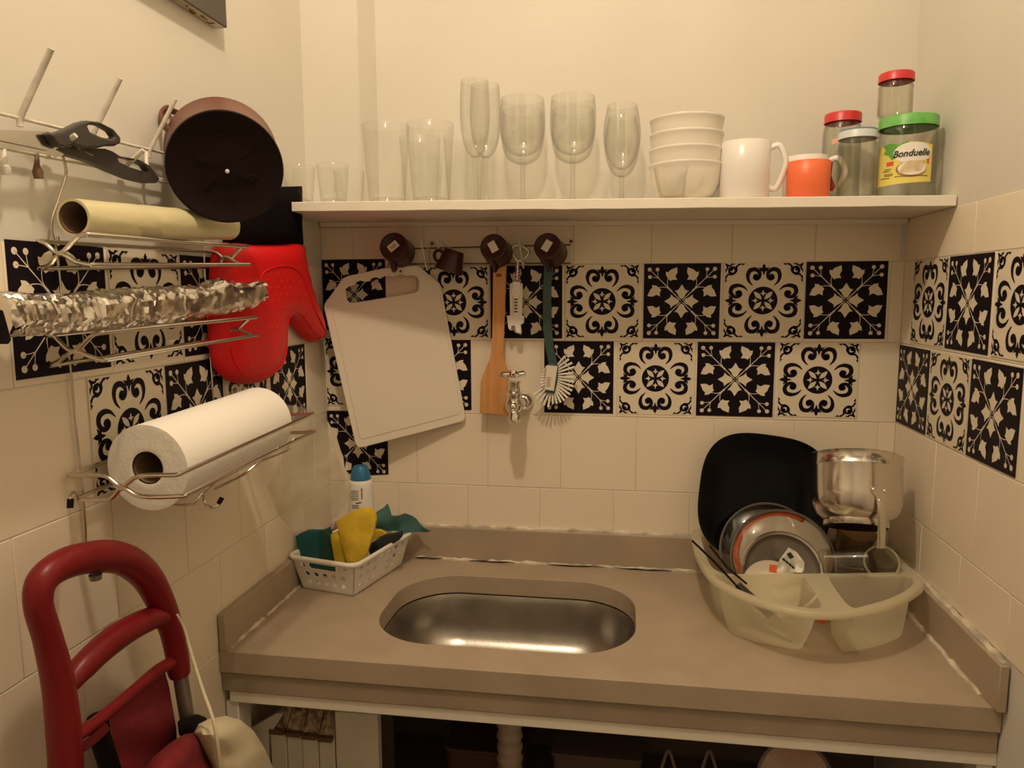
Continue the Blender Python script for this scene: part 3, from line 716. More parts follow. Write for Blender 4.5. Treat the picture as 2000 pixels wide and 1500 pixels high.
def axis_mat(a):
    return Vector((0, 0, 1)).rotation_difference(Vector(a).normalized()).to_matrix()
def small_cup(label, B, Fr, rb, rf, hdir, sticker=True, lay=None, code=False):
    """Cup between its base B (towards the room) and rim Fr; hdir = where the handle points."""
    B, Fr = Vector(B), Vector(Fr); L = (Fr - B).length; Mx = axis_mat(Fr - B)
    t = thing('espresso_cup', label, 'cup', B, 'dark brown cups on the hook rail')
    build('body', MB().lathe([(0, .002), (rb - .006, .002), (rb - .004, 0), (rb - .001, .0005), (rb, .003), (rb * .55 + rf * .45, L * .5), (rf, L * .9), (rf + .001, L), (rf - .002, L), (rf - .003, L * .9), (rb - .003, .008), (0, .007)], 36, B, Mx), CUPB, t, sm=60)
    h = Vector(hdir).normalized(); a = (Fr - B).normalized(); h = (h - a * h.dot(a)).normalized()
    r_ = rb * .8 + rf * .2
    pts = smooth([B + a * L * .25 + h * (r_ - .002), B + a * L * .22 + h * (r_ + .010), B + a * L * .42 + h * (r_ + .016), B + a * L * .66 + h * (r_ + .011), B + a * L * .72 + h * (r_ + .001)], 6)
    build('handle', MB().tube(pts, .0034, 10), CUPB, t)
    if sticker:
        ang = lay or 0; u = a.cross(Vector((0, 0, 1))).normalized(); v = u.cross(a)
        c_, s_ = math.cos(ang), math.sin(ang); e1 = (u * c_ + v * s_); e2 = (-u * s_ + v * c_)
        P_ = lambda x, y, w: B + e1 * x + e2 * y - a * w
        st = build('price_sticker', MB().slab([(-.011, -.0075), (.011, -.0075), (.011, .0075), (-.011, .0075)], P_, .0006), LABELP, t, sm=0, label='cream paper sticker on the base')
        if code:
            m2 = MB()
            for k in range(4): m2.flat([(-.006 + k * .0032, -.004), (-.0045 + k * .0032, -.004), (-.0045 + k * .0032, .003), (-.006 + k * .0032, .003)], lambda x, y: P_(x, y, .0009))
            build('bar_print', m2, LBROWN, st, sm=0)
    return t
small_cup('dark brown cup hanging at the left end of the rail above the cutting board', ay(768, 481, -.082), ay(782, 494, -.028), .0285, .0300, (-.1, 0, -1), True, R(40), True)
small_cup('dark brown cup hanging above the wooden spatula, pale sticker on its base', ay(963, 482, -.084), ay(974, 495, -.030), .0265, .0285, (0, 0, -1), True, R(-60))
small_cup('dark brown cup hanging above the dish brush, pale sticker on its base', ay(1068, 480, -.084), ay(1080, 495, -.030), .0265, .0285, (0, 0, -1), True, R(60))
small_cup('dark brown cup hanging sideways by its handle between the cutting board and the spatula', ay(888, 489, -.045), ay(870, 524, -.045) + Vector((.006, 0, -.006)), .0205, .0290, (-.2, 0, .9), False)

# cutting board, swung out from the wall on its left side
bp0 = ay(640, 600, -.060); bp1 = ay(692, 873, -.060); bp2 = ay(912, 818, -.012)
bn = (bp1 - bp0).cross(bp2 - bp0).normalized()
if bn.y > 0: bn = -bn
bd = lambda u, v, w: apl(600 + u / 3.192, 430 + v / 3.192, bp0, bn) + bn * (w - .008)
board = thing('cutting_board', 'white plastic cutting board with a grip slot, hanging askew on the back wall', 'cutting board', ay(770, 530, -.04))
outer = [(104, 545), (108, 520), (205, 385), (222, 362), (250, 348), (470, 300), (520, 294), (600, 288), (672, 281), (700, 288), (735, 318), (825, 392), (834, 412), (985, 1215), (984, 1240), (965, 1258), (350, 1416), (318, 1418), (300, 1395)]
hole = [(235, 430), (262, 412), (292, 404), (308, 384), (330, 376), (356, 385), (388, 378), (405, 360), (430, 356), (452, 366), (478, 350), (505, 346), (530, 357), (552, 345), (585, 336), (612, 347), (650, 343), (680, 350), (694, 372), (697, 412), (690, 438), (672, 452), (290, 515), (264, 514), (248, 500)]
build('panel', MB().slab(outer, bd, .008, [hole]), BOARD, board, sm=30, bevel=.0016, seg=3)
build('raised_field', MB().slab([(160, 574), (805, 452), (830, 470), (955, 1190), (940, 1212), (345, 1366), (325, 1352)], lambda u, v, w: bd(u, v, .0078 + w), .0012), BOARD, board, sm=30, bevel=.0006)
build('nail', MB().tube([bd(585, 330, -.02), bd(583, 318, .016)], .0022, 8), RUST, board)

# wooden spatula
sp = thing('wooden_spatula', 'light wooden spatula with a stamped mark, hanging left of the tap', 'spatula', ay(965, 520, -.034))
sf = lambda u, v, w: ay(u, v, -.030) + Vector((0, -w, 0))
hol = [(975 + 3 * math.cos(a * PI / 5), 522 + 3 * math.sin(a * PI / 5)) for a in range(10)]
build('blade', MB().slab([(964, 519), (968, 512), (986, 512), (990, 519), (985, 660), (984, 690), (988, 712), (994, 728), (994, 811), (938, 806), (940, 745), (946, 728), (958, 700), (962, 665)], sf, .006, [hol]), WOOD, sp, sm=30, bevel=.0015)
build('stamp', MB().slab([(970, 536), (974, 534), (978, 536), (981, 535), (980, 541), (975, 540), (971, 542)], lambda u, v, w: sf(u, v, .0061 + w), .0003), mat('burnt_mark', (.20, .07, .03), .8), sp, sm=0)

# corkscrew
cs = thing('corkscrew', 'pale metal corkscrew with a ring handle hanging between the spatula and the brush', 'corkscrew', ay(1012, 500, -.03))
cf2 = lambda u, v, w=0: ay(u, v, -.028) + Vector((0, -w, 0))
build('ring_handle', MB().tube(smooth([cf2(1003, 500), cf2(999, 486), cf2(1010, 479), cf2(1022, 482), cf2(1033, 492), cf2(1026, 503), cf2(1013, 510)], 6, True), .0026, 10, True), STEEL, cs)
pts = []
for i in range(64): a = i * .62; c = cf2(1011, 512 + i * .62); pts.append(c + Vector((.005 * math.cos(a), .005 * math.sin(a), 0)))
build('spiral', MB().tube(pts, .0014, 6), STEEL, cs)
build('shaft', MB().tube([cf2(1011, 508), cf2(1009, 556)], .0022, 8), STEEL, cs)
for dx in (-8, 8): build('arm', MB().slab([(1005 + dx, 553), (1013 + dx, 553), (1014 + dx, 566), (1012 + dx, 622), (1005 + dx, 622), (1004 + dx, 566)], lambda u, v, w: cf2(u, v, .002 + w), .005), LABELP, cs, bevel=.001)
build('body', MB().slab([(1003, 550), (1017, 550), (1019, 572), (1014, 580), (1014, 618), (1004, 618), (1004, 580), (1000, 572)], cf2, .010), BPLAST, cs, bevel=.0015)
m2 = MB()
for k in range(5): m2.slab([(1006, 583 + k * 6), (1012, 583 + k * 6), (1012, 586 + k * 6), (1006, 586 + k * 6)], lambda u, v, w: cf2(u, v, .0101 + w), .0006)
build('dark_slot', m2, SCISS, cs, sm=0)['kind'] = 'stuff'
build('collar', MB().slab([(991, 616), (1025, 616), (1024, 631), (1018, 634), (1020, 650), (1009, 650), (1007, 636), (1001, 636), (999, 646), (994, 640)], cf2, .012), BPLAST, cs, bevel=.0015)

# dish brush
br = thing('dish_brush', 'dish brush with a dark green handle and white bristles hanging right of the tap', 'brush', ay(1075, 520, -.04))
bf = lambda u, v, w=0: ay(u, v, -.030) + Vector((0, -w, 0))
build('handle', MB().slab([(1064, 508), (1070, 500), (1080, 505), (1082, 520), (1077, 560), (1078, 640), (1082, 680), (1090, 713), (1074, 716), (1066, 680), (1061, 640), (1061, 560)], bf, .009, [[(1069 + 3 * math.cos(a * PI / 4), 513 + 3 * math.sin(a * PI / 4)) for a in range(8)]]), GREENP, br, bevel=.002)
build('head', MB().slab([(1072, 708), (1091, 712), (1090, 735), (1084, 768), (1066, 765), (1066, 735)], lambda u, v, w: bf(u, v, -.004 + w), .016), GREENP, br, bevel=.002)
tg = build('paper_tag', MB().slab([(1069, 712), (1090, 714), (1083, 762), (1065, 759)], lambda u, v, w: bf(u, v, .0124 + w), .0006), LABELP, br, sm=0, label='cream paper tag')
m2 = MB()
for k in range(5): m2.slab([(1070 - k * .5, 735 + k * 4), (1078 - k * .5, 736 + k * 4), (1078 - k * .5, 737.5 + k * 4), (1070 - k * .5, 736.5 + k * 4)], lambda u, v, w: bf(u, v, .0132 + w), .0002)
build('tag_print', m2, LBROWN, tg, sm=0)['kind'] = 'stuff'
random.seed(12); cen = (1079, 738)
tufts = []
for a in range(-62, 245, 11):
    an = R(a); e = 1.0
    p0 = (cen[0] + 7 * math.cos(an), cen[1] + 20 * math.sin(an)); rr = 40 if -20 < a < 100 else (47 if a < 180 else 26)
    if a > 150: rr = 26
    p1 = (cen[0] + rr * math.cos(an) + 3, cen[1] + (rr + 6) * math.sin(an) + 4)
    build('bristle_tuft', MB().tube([bf(*p0, .003), bf((p0[0] + p1[0]) / 2, (p0[1] + p1[1]) / 2, .005), bf(*p1, .008)], [.0020, .0022, .0026], 7), BRISTLE, br)
for a in (0, 35, 70, 105, 140, 170):
    an = R(a); p1 = (cen[0] + 26 * math.cos(an), cen[1] + 30 * math.sin(an) + 6)
    build('bristle_tuft', MB().tube([bf(cen[0] + 4 * math.cos(an), cen[1] + 14 * math.sin(an), .001), bf(*p1, -.014)], [.0020, .0025], 7), BRISTLE, br)

# wall tap
tp = thing('wall_tap', 'chrome wall tap with a cross handle above the sink', 'tap', (-.158, 0, -.27))
RX = Matrix.Rotation(PI / 2, 3, 'X')
c = ay(1022, 786, -.02); TX, TZ = c.x - .002, c.z
build('wall_flange', MB().lathe([(.021, 0), (.021, .004), (.016, .012), (.011, .016), (0, .016)], 28, (TX, -.003, TZ), RX), CHROME, tp)
pb = ay(1004, 792, -.085)
build('pipe', MB().tube(smooth([(TX, -.012, TZ), (TX - .002, -.04, TZ), (pb.x, -.085, pb.z)], 4), .0115, 16), CHROME, tp)
build('valve_body', MB().lathe([(0, -.014), (.012, -.013), (.0175, -.005), (.0180, .005), (.0145, .013), (.0150, .018), (.0160, .020), (.0160, .027), (.0125, .029), (.0115, .043), (.0135, .046), (.0135, .050), (0, .051)], 24, (pb.x, -.085, pb.z)), CHROME, tp)
build('spout', MB().lathe([(.0105, -.010), (.0112, -.020), (.0125, -.022), (.0125, -.031), (.0105, -.033), (.008, -.033), (.008, -.012)], 20, (pb.x + .001, -.087, pb.z)), CHROME, tp)
build('front_cap', MB().lathe([(.010, 0), (.0105, .004), (.008, .011), (.004, .014), (0, .0145)], 20, (pb.x, -.095, pb.z), RX), CHROME, tp)
hd = ay(1002, 731, -.085)
mb = MB()
for a in (25, 115): mb.tube([Vector((hd.x, -.085, hd.z)) + Vector((math.cos(R(a)) * s, math.sin(R(a)) * s, 0)) for s in (-.026, -.022, -.008, 0, .008, .022, .026)], [.0035, .0068, .0046, .006, .0046, .0068, .0035], 12)
build('cross_handle', mb, CHROME, tp)
build('handle_button', MB().lathe([(.009, -.006), (.010, .002), (.0075, .0075), (0, .0085)], 20, (hd.x, -.085, hd.z)), CHROME, tp)

# ------------------------------------------------------------------ left wall: canvas, hook rack, scissors, pot
pc = ax(423, 57, XL + .003); pf = ay(440, 55, pc.y)
th = max(.02, min(.045, pf.x - XL))
pic = thing('canvas_picture', 'dark painted canvas with a pale unpainted edge high on the left wall', 'picture', (XL, pc.y - .35, pc.z + .25))
build('stretcher', MB().box((XL + th / 2 - .0005, pc.y - .35, pc.z + .25), (th - .003, .70, .50)), CANVAS, pic, bevel=.002)
build('painted_face', MB().box((XL + th - .001, pc.y - .35, pc.z + .2512), (.0035, .7015, .5005)), PICT, pic, bevel=.0012)
mb = MB(); random.seed(5)
for i in range(16): mb.box((XL + random.uniform(.006, th - .006), pc.y - random.uniform(.01, .3), pc.z - .0004), (random.uniform(.002, .005), random.uniform(.003, .012), .0012))
build('paint_stain', mb, mat('edge_stain', (.22, .14, .06), .9), pic, sm=0, label='brown stains on the canvas edge')['kind'] = 'stuff'

rack = thing('wire_hook_rack', 'white coated wire hook rack with long prongs on the left wall', 'hook rack', (XL, -.70, .11))
RXX = XL + .010
ra = lambda u, v: ax(u, v, RXX)
for (u0, v0), (u1, v1), y2 in (((0, 222), (332, 302), -.395), ((0, 288), (340, 355), -.395)):
    a, b = ra(u0, v0), ra(u1, v1); d = (b - a) / (b.y - a.y)
    build('rail_wire', MB().tube([a + d * (-1.05 - a.y), a, b, b + d * (y2 - b.y)], .0020, 8), RAILM, rack)
for (u, v), (tu, tv), tw in (((38, 232), (100, 95), .0034), ((180, 266), (235, 153), .0030), ((291, 296), (343, 193), .0028)):
    b = ra(u, v); t = ay(tu, tv, b.y)
    build('long_prong', MB().tube([b - Vector((0, 0, .008)), b, t], tw, 10), RAILM, rack)
for (u, v), (tu, tv) in (((92, 303), (148, 264)), ((237, 333), (280, 293))):
    b = ra(u, v); t = ay(tu, tv, b.y)
    build('short_prong', MB().tube(smooth([b + Vector((0, .012, .002)), b, t], 4), .0030, 10), RAILM, rack)
build('loop_hook', MB().tube(smooth([ra(286, 298), ax(287, 322, RXX + .008), ax(296, 344, RXX + .010), ax(318, 356, RXX + .006), ra(342, 357)], 6), .0026, 8), RAILM, rack)
for u, v, du in ((72, 300, 0), (8, 292, 0)):
    build('knob_hook', MB().tube([ra(u, v), ax(u, v + 22, RXX + .006), ax(u + 2, v + 36, RXX + .008), ax(u + 4, v + 49, RXX + .008)], [.002, .003, .0055, .0045], 10), RUST if du == 0 and u > 50 else RAILM, rack)
for y in (-.95, -.43): build('wall_clip', MB().box((XL + .005, y, .118), (.010, .006, .010)), RAILM, rack, bevel=.001)

scs = thing('scissors', 'large kitchen scissors with dark grey handles hung on the wire hook rack', 'scissors', ax(150, 280, XL + .03))
def sx(X): return lambda u, v, w: ax(u, v, X) + Vector((w, 0, 0))
build('blade', MB().slab([(-190, 246), (-20, 253), (90, 257), (112, 268), (100, 292), (90, 294), (0, 275), (-190, 262)], sx(XL + .029), .0022), STEEL, scs, sm=20)
build('blade', MB().slab([(-190, 256), (0, 264), (110, 270), (128, 300), (112, 306), (0, 288), (-190, 276)], sx(XL + .0265), .0022), STEEL, scs, sm=20)
build('handle', MB().slab([(82, 262), (104, 257), (122, 249), (140, 240), (156, 236), (180, 239), (206, 252), (221, 270), (221, 280), (210, 286), (192, 286), (176, 290), (150, 290), (128, 284), (112, 290), (96, 284)], sx(XL + .031), .011,
     [[(155, 247), (164, 243), (182, 246), (202, 257), (210, 268), (204, 272), (182, 268), (160, 258)]]), SCISS, scs, bevel=.0025, seg=3)
build('handle', MB().slab([(96, 292), (112, 288), (135, 286), (160, 290), (190, 291), (204, 296), (220, 306), (256, 312), (278, 324), (297, 350), (292, 358), (272, 358), (240, 350), (200, 334), (160, 316), (120, 304)], sx(XL + .020), .011,
     [[(214, 310), (226, 308), (254, 315), (270, 324), (278, 336), (268, 336), (236, 326), (218, 317)]]), SCISS, scs, bevel=.0025, seg=3)
build('spring', MB().tube(smooth([ax(136, 276, XL + .036), ax(150, 286, XL + .034), ax(166, 297, XL + .03), ax(180, 303, XL + .030)], 5), .0016, 8), STEEL, scs)

# brown pot hung by its handle, base towards the room
pB, pF = ad(434, 299, 1.075), ad(441, 329, 1.00)
pa = (pF - pB).normalized(); L_ = (pF - pB).length; Mp = axis_mat(pa)
rb_, rf_ = 102 * 1.075 / FOC, 107.5 * 1.0 / FOC
pot = thing('brown_pot', 'brown enamel pot hung by its handle on the left wall, black base facing out', 'pot', pB)
build('body', MB().lathe([(rb_ - .004, .004), (rb_ + .0015, 0), (rb_ + .001, .003), (rb_, .006), (rb_ * .5 + rf_ * .5 - .002, L_ * .6), (rf_ - .001, L_ - .008), (rf_ - .006, L_ - .0075), (rf_ - .009, L_ - .0085), (rb_ - .004, .004)], 64, pB, Mp), BROWN, pot, sm=50)
bs = build('base_plate', MB().lathe([(rf_ - .008, L_ - .0082), (rf_ + .0002, L_ - .0075), (rf_ + .0005, L_ - .005), (rf_ + .0012, L_ - .002), (rf_, L_ + .0005), (rf_ - .003, L_ + .0005), (rf_ - .006, L_ - .002), (.022, L_ - .0022), (.012, L_ - .001), (.010, L_ - .0012), (0, L_ - .0012)], 64, pB, Mp), DBROWN, pot, sm=40, label='near black base disc')
e1 = Mp @ Vector((1, 0, 0)); e1 = (RT - pa * RT.dot(pa)).normalized(); e2 = pa.cross(e1)
if e2.dot(UP) < 0: e2 = -e2
PD = lambda x, y, w: pB + pa * (L_ - .0024 + w) + e1 * x + e2 * y
for a in (-28, 152, 35, 215):
    an = R(a); dx, dy = math.cos(an), math.sin(an); mb = MB()
    q = [(dx * s - dy * t, dy * s + dx * t) for s, t in ((.010, -.003), (.040, -.0045), (.041, .0045), (.010, .003))]
    build('base_rib', mb.slab(q, PD, .0016 if abs(a) != 35 else .0010), DBROWN, bs, sm=0, bevel=.0006)
for y in (.042, -.022, -.042): build('base_rib', MB().slab([(-.006, y - .001), (.006, y - .001), (.006, y + .001), (-.006, y + .001)], PD, .0012), DBROWN, bs, sm=0)
build('centre_rivet', MB().lathe([(.0028, L_ - .003), (.0028, L_ + .0005), (.0015, L_ + .0012), (0, L_ + .0012)], 14, pB + (e1 * .0012 - e2 * .004), Mp), LABELW, bs)
hA = ad(352, 262, 1.052); hB_ = ad(372, 258, 1.045)
hp = smooth([ad(372, 296, 1.035), ad(344, 270, 1.025), ad(320, 243, 1.03), ad(314, 226, 1.045), ad(324, 215, 1.058), ad(343, 219, 1.064), ad(372, 236, 1.07)], 6)
build('handle', MB().tube(hp, .0075, 12, flat=.42, flatn=pa.cross(UP)), BROWN, pot)

# ------------------------------------------------------------------ three-tier roll rack on the left wall
rr = thing('roll_rack', 'three tier chromed wire rack for kitchen rolls on the left wall', 'rack', (XL, -.62, -.15))
WX = XL + .007
def vert(pts, r=.0016): return MB().tube(smooth([ax(u, v, WX + o) for u, v, o in pts], 4), r, 8)
build('hanging_wire', vert([(121, 300, .012), (127, 322, .006), (128, 345, .003), (112, 395, .002), (100, 440, .001), (112, 500, 0), (122, 600, 0), (135, 700, 0), (150, 850, 0), (165, 1000, 0), (168, 1075, 0)]), WIRE, rr)
build('hanging_wire', MB().tube([(WX, -.468, .108), (WX, -.468, -.05), (WX, -.465, -.165), (WX, -.462, -.30)], .0016, 8), WIRE, rr)
def tier(yn, yf, near, far_dz, r=.0027, back=True):
    """near: pixel path of the wire's end bracket on the plane y = yn from the wall outwards; mirrored at the far end."""
    A = [ay(u, v, yn) for u, v in near]
    A = smooth(A, 4)
    Bf = [Vector((p.x, yf, p.z + far_dz)) for p in A][::-1]
    return MB().tube(A + Bf, r, 9, closed=back)
def dzs(yn, yf, p, u, v): q = ax(u, v, p.x); return q.z - p.z
y1 = ax(72, 471, XL + .01).y
n1 = [(74, 471), (90, 477), (117, 495), (150, 464), (165, 458), (172, 458)]; n1b = [(74, 524), (97, 518), (117, 496), (147, 511), (172, 517), (182, 517)]
F1 = ay(172, 458, y1); far1 = ax(485, 482, F1.x); F1b = ay(182, 517, y1); far1b = ax(487, 517, F1b.x)
build('roll_tray', tier(y1, far1.y, n1, far1.z - F1.z), WIRE, rr)
build('roll_tray', tier(y1, far1b.y, n1b, far1b.z - F1b.z), WIRE, rr)
build('tray_wire', MB().tube([ax(113, 462, XL + .012), ax(113, 480, XL + .012)], .0018, 8), WIRE, rr)
y2 = ax(95, 712, XL + .01).y
n2 = [(90, 655), (108, 660), (143, 687), (178, 657), (192, 651), (200, 650)]; n2b = [(98, 714), (117, 704), (143, 686), (176, 696), (196, 703), (206, 703)]
F2 = ay(200, 650, y2); far2 = ax(500, 620, F2.x); F2b = ay(206, 703, y2); far2b = ax(502, 655, F2b.x)
build('roll_tray', tier(y2, far2.y, n2, far2.z - F2.z), WIRE, rr)
build('roll_tray', tier(y2, far2b.y, n2b, far2b.z - F2b.z), WIRE, rr)
y3 = ax(131, 928, XL + .008).y
n3 = [(133, 928), (160, 929), (206, 930), (238, 950), (272, 930), (336, 928), (350, 926)]; n3b = [(144, 975), (180, 976), (216, 974), (240, 953), (276, 970), (352, 969), (362, 967)]
F3 = ay(350, 926, y3); far3 = ax(612, 808, F3.x); F3b = ay(362, 967, y3); far3b = ax(615, 842, F3b.x)
build('roll_tray', tier(y3, far3.y, n3, far3.z - F3.z), WIRE, rr)
build('roll_tray', tier(y3, far3b.y, n3b, far3b.z - F3b.z), WIRE, rr)
# belly wires under the lowest tray
fx = F3b.x
for (u0, v0), (um, vm), (u1, v1) in (((430, 930), (372, 985), (330, 985)), ((545, 870), (470, 930), (420, 955)), ((575, 855), (560, 880), (500, 905))):
    a = ax(u0, v0, fx); m_ = ad(um, vm, (ax(u0, v0, fx) - CAM).dot(FW) - .02); e = ax(u1, v1, XL + .06)
    build('belly_wire', MB().tube(smooth([a, (a + m_) / 2 + Vector((-.004, 0, -.004)), m_, e], 6), .0018, 8), WIRE, rr)
hk = [ax(398, 968, XL + .10), ax(400, 982, XL + .105), ax(412, 991, XL + .108), ax(424, 988, XL + .112), ax(432, 975, XL + .115)]
build('end_hook', MB().tube(smooth(hk, 5), .0017, 8), WIRE, rr)
build('rubber_tip', MB().tube([ax(427, 984, XL + .113), ax(434, 972, XL + .116)], .0032, 9), BLACK, rr)
build('end_hook', MB().tube(smooth([ax(152, 978, XL + .02), ax(146, 962, XL + .03), ax(138, 966, XL + .04), ax(137, 978, XL + .045)], 5), .0017, 8), WIRE, rr)
build('rubber_tip', MB().tube([ax(138, 974, XL + .044), ax(137, 992, XL + .044)], .0034, 9), BLACK, rr)

# paper towel roll
tN, tF = Vector((XL + .078, -.735, -.266)), Vector((XL + .078, -.452, -.2565))
ta = (tF - tN).normalized(); TL_ = (tF - tN).length; Mt = axis_mat(ta)
pt = thing('paper_towel_roll', 'white paper towel roll lying in the lowest tray of the wire rack', 'paper towel', tN)
random.seed(21); rt = .0535
mb = MB(); n = 56; prof_r = []
rings = []
for i in range(9):
    z = TL_ * i / 8; q = []
    for k in range(n):
        a = 2 * PI * k / n; wob = 1 + .012 * mnoise.noise((math.cos(a) * 1.5, math.sin(a) * 1.5, z * 8))
        q.append(tN + Mt @ Vector((rt * wob * math.cos(a), rt * wob * math.sin(a), z)))
    rings.append(q)
inn = [[tN + Mt @ Vector((.0205 * math.cos(2 * PI * k / n), .0205 * math.sin(2 * PI * k / n), z)) for k in range(n)] for z in (TL_, .0)]
mid = [[tN + Mt @ Vector((r_ * math.cos(2 * PI * k / n), r_ * math.sin(2 * PI * k / n), z)) for k in range(n)] for r_, z in ((.044, -.001), (.033, .0005), (.026, -.0012))]
mb.loft(rings, False); mb.loft([rings[-1], inn[0]], False); mb.loft([inn[1]] + mid[::-1] + [rings[0]], False)
build('paper', mb, PAPER, pt, sm=50)
build('core', MB().lathe([(.0205, .001), (.0205, TL_ - .001), (.0190, TL_ - .001), (.0190, .001)], 32, tN, Mt).lathe([(.0190, TL_ * .6), (0, TL_ * .6)], 32, tN, Mt), CARD, pt, label='brown cardboard core')
# cling film roll
fN, fF = ax(143, 425, XL + .046), ax(445, 442, XL + .046)
fa = (fF - fN).normalized(); FL_ = (fF - fN).length; Mf = axis_mat(fa)
fm = thing('cling_film_roll', 'cream roll of cling film in the top tray of the wire rack', 'film roll', fN)
rings = []
for i in range(31):
    z = FL_ * i / 30; q = []
    for k in range(36):
        a = 2 * PI * k / 36; r_ = .0205 + .0008 * mnoise.noise((math.cos(a) * 3 + z * 25, math.sin(a) * 3, z * 40)) + (.0016 if .26 < i / 30 < .40 and math.sin(a) > -.2 else 0) * abs(mnoise.noise((a * 2, z * 120, 1)))
        q.append(fN + Mf @ Vector((r_ * math.cos(a), r_ * math.sin(a), z)))
    rings.append(q)
inner = [[fN + Mf @ Vector((.0175 * math.cos(2 * PI * k / 36), .0175 * math.sin(2 * PI * k / 36), z)) for k in range(36)] for z in (FL_, 0)]
build('film', MB().loft(rings + [inner[0]], False).loft([inner[1], rings[0]], False), FILM, fm, sm=50)
build('core', MB().lathe([(.0175, .0005), (.0175, FL_), (.0165, FL_), (.0165, .0005)], 32, fN, Mf).lathe([(.0165, FL_ * .5), (0, FL_ * .5)], 32, fN, Mf), CARD, fm, label='brown cardboard core')
mb = MB(); vs = []
for i in range(9):
    for j in range(10):
        a = R(20 + j * 20); z = FL_ * (.25 + .13 * i / 8 + .05 * math.sin(j * .8)); r_ = .0215 + .0025 * abs(mnoise.noise((i * .9, j * .8, 5)))
        vs.append(fN + Mf @ Vector((r_ * math.cos(a), r_ * math.sin(a), z)))
build('loose_film', mb.add(vs, [(i * 10 + j, i * 10 + j + 1, (i + 1) * 10 + j + 1, (i + 1) * 10 + j) for i in range(8) for j in range(9)]), BAGM, fm, label='crinkled loose end of the clear film')

# crumpled foil
X0 = XL + .052
fo = thing('foil_roll', 'crumpled aluminium foil around a box in the middle tray of the wire rack', 'foil', ax(240, 600, X0))
spec = [(-15, 572, 662), (5, 566, 664), (60, 569, 655), (130, 569, 651), (200, 562, 646), (280, 556, 637), (350, 556, 630), (400, 553, 622), (425, 540, 618), (450, 548, 614), (480, 550, 605), (502, 545, 590)]
rings = []; N = 130; K = 34
for i in range(N + 1):
    f_ = i / N; u = -15 + 517 * f_
    for a, b in zip(spec, spec[1:]):
        if a[0] <= u <= b[0] + .01: t = (u - a[0]) / (b[0] - a[0]); vt, vb = a[1] + (b[1] - a[1]) * t, a[2] + (b[2] - a[2]) * t; break
    ct, cb = ax(u, vt, X0), ax(u, vb, X0); c = (ct + cb) / 2; h = (ct.z - cb.z) / 2; d = .030 * (1 - .35 * f_)
    q = []
    for k in range(K):
        a = 2 * PI * k / K; cs_, sn = math.cos(a), math.sin(a)
        p = Vector((d * math.copysign(abs(cs_) ** .75, cs_), 0, h * .93 * math.copysign(abs(sn) ** .75, sn)))
        s = Vector((c.y * 26, cs_ * 1.3, sn * 1.3))
        nz = abs(mnoise.noise(s)) - .3 + .55 * (abs(mnoise.noise(s * 2.3 + Vector((3, 1, 7)))) - .3) + .22 * mnoise.noise(s * 5.1)
        p *= 1 + .24 * nz + random.uniform(-.032, .032)
        q.append(c + p + Vector((0, .006 * mnoise.noise(s * 1.7 + Vector((9, 9, 9))) + random.uniform(-.0016, .0016), 0)))
    rings.append(q)
build('foil', MB().loft(rings, True, True), FOIL, fo, sm=22)
build('box_end', MB().slab([(-30, 600), (6, 606), (22, 664), (16, 672), (-30, 672)], lambda u, v, w: ax(u, v, X0 + .018 + w), .016), BLACK, fo, bevel=.001, label='dark end of the foil box')
build('paper_fold', MB().slab([(4, 572), (26, 590), (50, 632), (30, 642), (14, 612)], lambda u, v, w: ax(u, v, X0 + .031 + w * .5 + .004 * math.sin(u * .2)), .0012, step=8), FOILIN, fo, label='pale folded inner paper')

# oven mitt
mt = thing('oven_mitt', 'red silicone oven mitt with a black cloth cuff hanging on the left wall', 'oven mitt', ax(500, 560, XL + .02))
MX = XL + .012
mfn = lambda u, v, w: ax(u, v, MX) + Vector((w, 0, 0))
body = smooth([(u, v, 0) for u, v in [(432, 474), (505, 475), (578, 474), (586, 500), (600, 560), (618, 610), (627, 640), (622, 660), (604, 668), (585, 655), (566, 632), (552, 624), (549, 645), (548, 680), (540, 715), (515, 740), (480, 750), (445, 744), (420, 722), (409, 690), (406, 640), (407, 560), (412, 500)]], 5, True)
body = [(p.x, p.y) for p in body]
bul = lambda d: .026 * (1 - (1 - min(1, d / 42)) ** 2) ** .5
mm = build('mitt', MB().slab(body, mfn, .006, step=9, bulge=bul), RED, mt, sm=60)
surf = lambda u, v, off=0: ax(u, v, MX) + Vector((.006 + bul(dist_edge(u, v, [body])) + off, 0, 0))
seam = [(470, 560), (478, 535), (500, 523), (530, 520), (553, 532), (570, 560), (585, 600), (604, 636), (611, 648), (602, 655), (586, 640), (566, 615), (550, 608), (541, 615), (537, 640), (536, 680), (526, 708), (500, 730), (474, 736), (445, 728), (428, 705), (421, 680)]
build('raised_seam', MB().tube(smooth([surf(u, v, .0004) for u, v in seam], 6), .0013, 6), RED, mm)
random.seed(8); mb = MB()
for i in range(11):
    for j in range(15):
        u, v = 432 + i * 13 + (6 if j % 2 else 0) + random.uniform(-2, 2), 536 + j * 13 + random.uniform(-2, 2)
        if inpoly(u, v, [[(p[0], p[1]) for p in seam]]) and dist_edge(u, v, [seam]) > 6:
            p = surf(u, v); d_ = .0028; mb.lathe([(d_, -.0004), (d_ * .7, .0007), (0, .0009)], 7, p, Matrix.Rotation(PI / 2, 3, 'Y'))
build('grip_dot', mb, RED, mm, label='raised dots on the palm')['kind'] = 'stuff'
cuff = [(445, 363), (500, 366), (577, 364), (578, 400), (577, 436), (580, 478), (505, 479), (434, 478), (440, 420)]
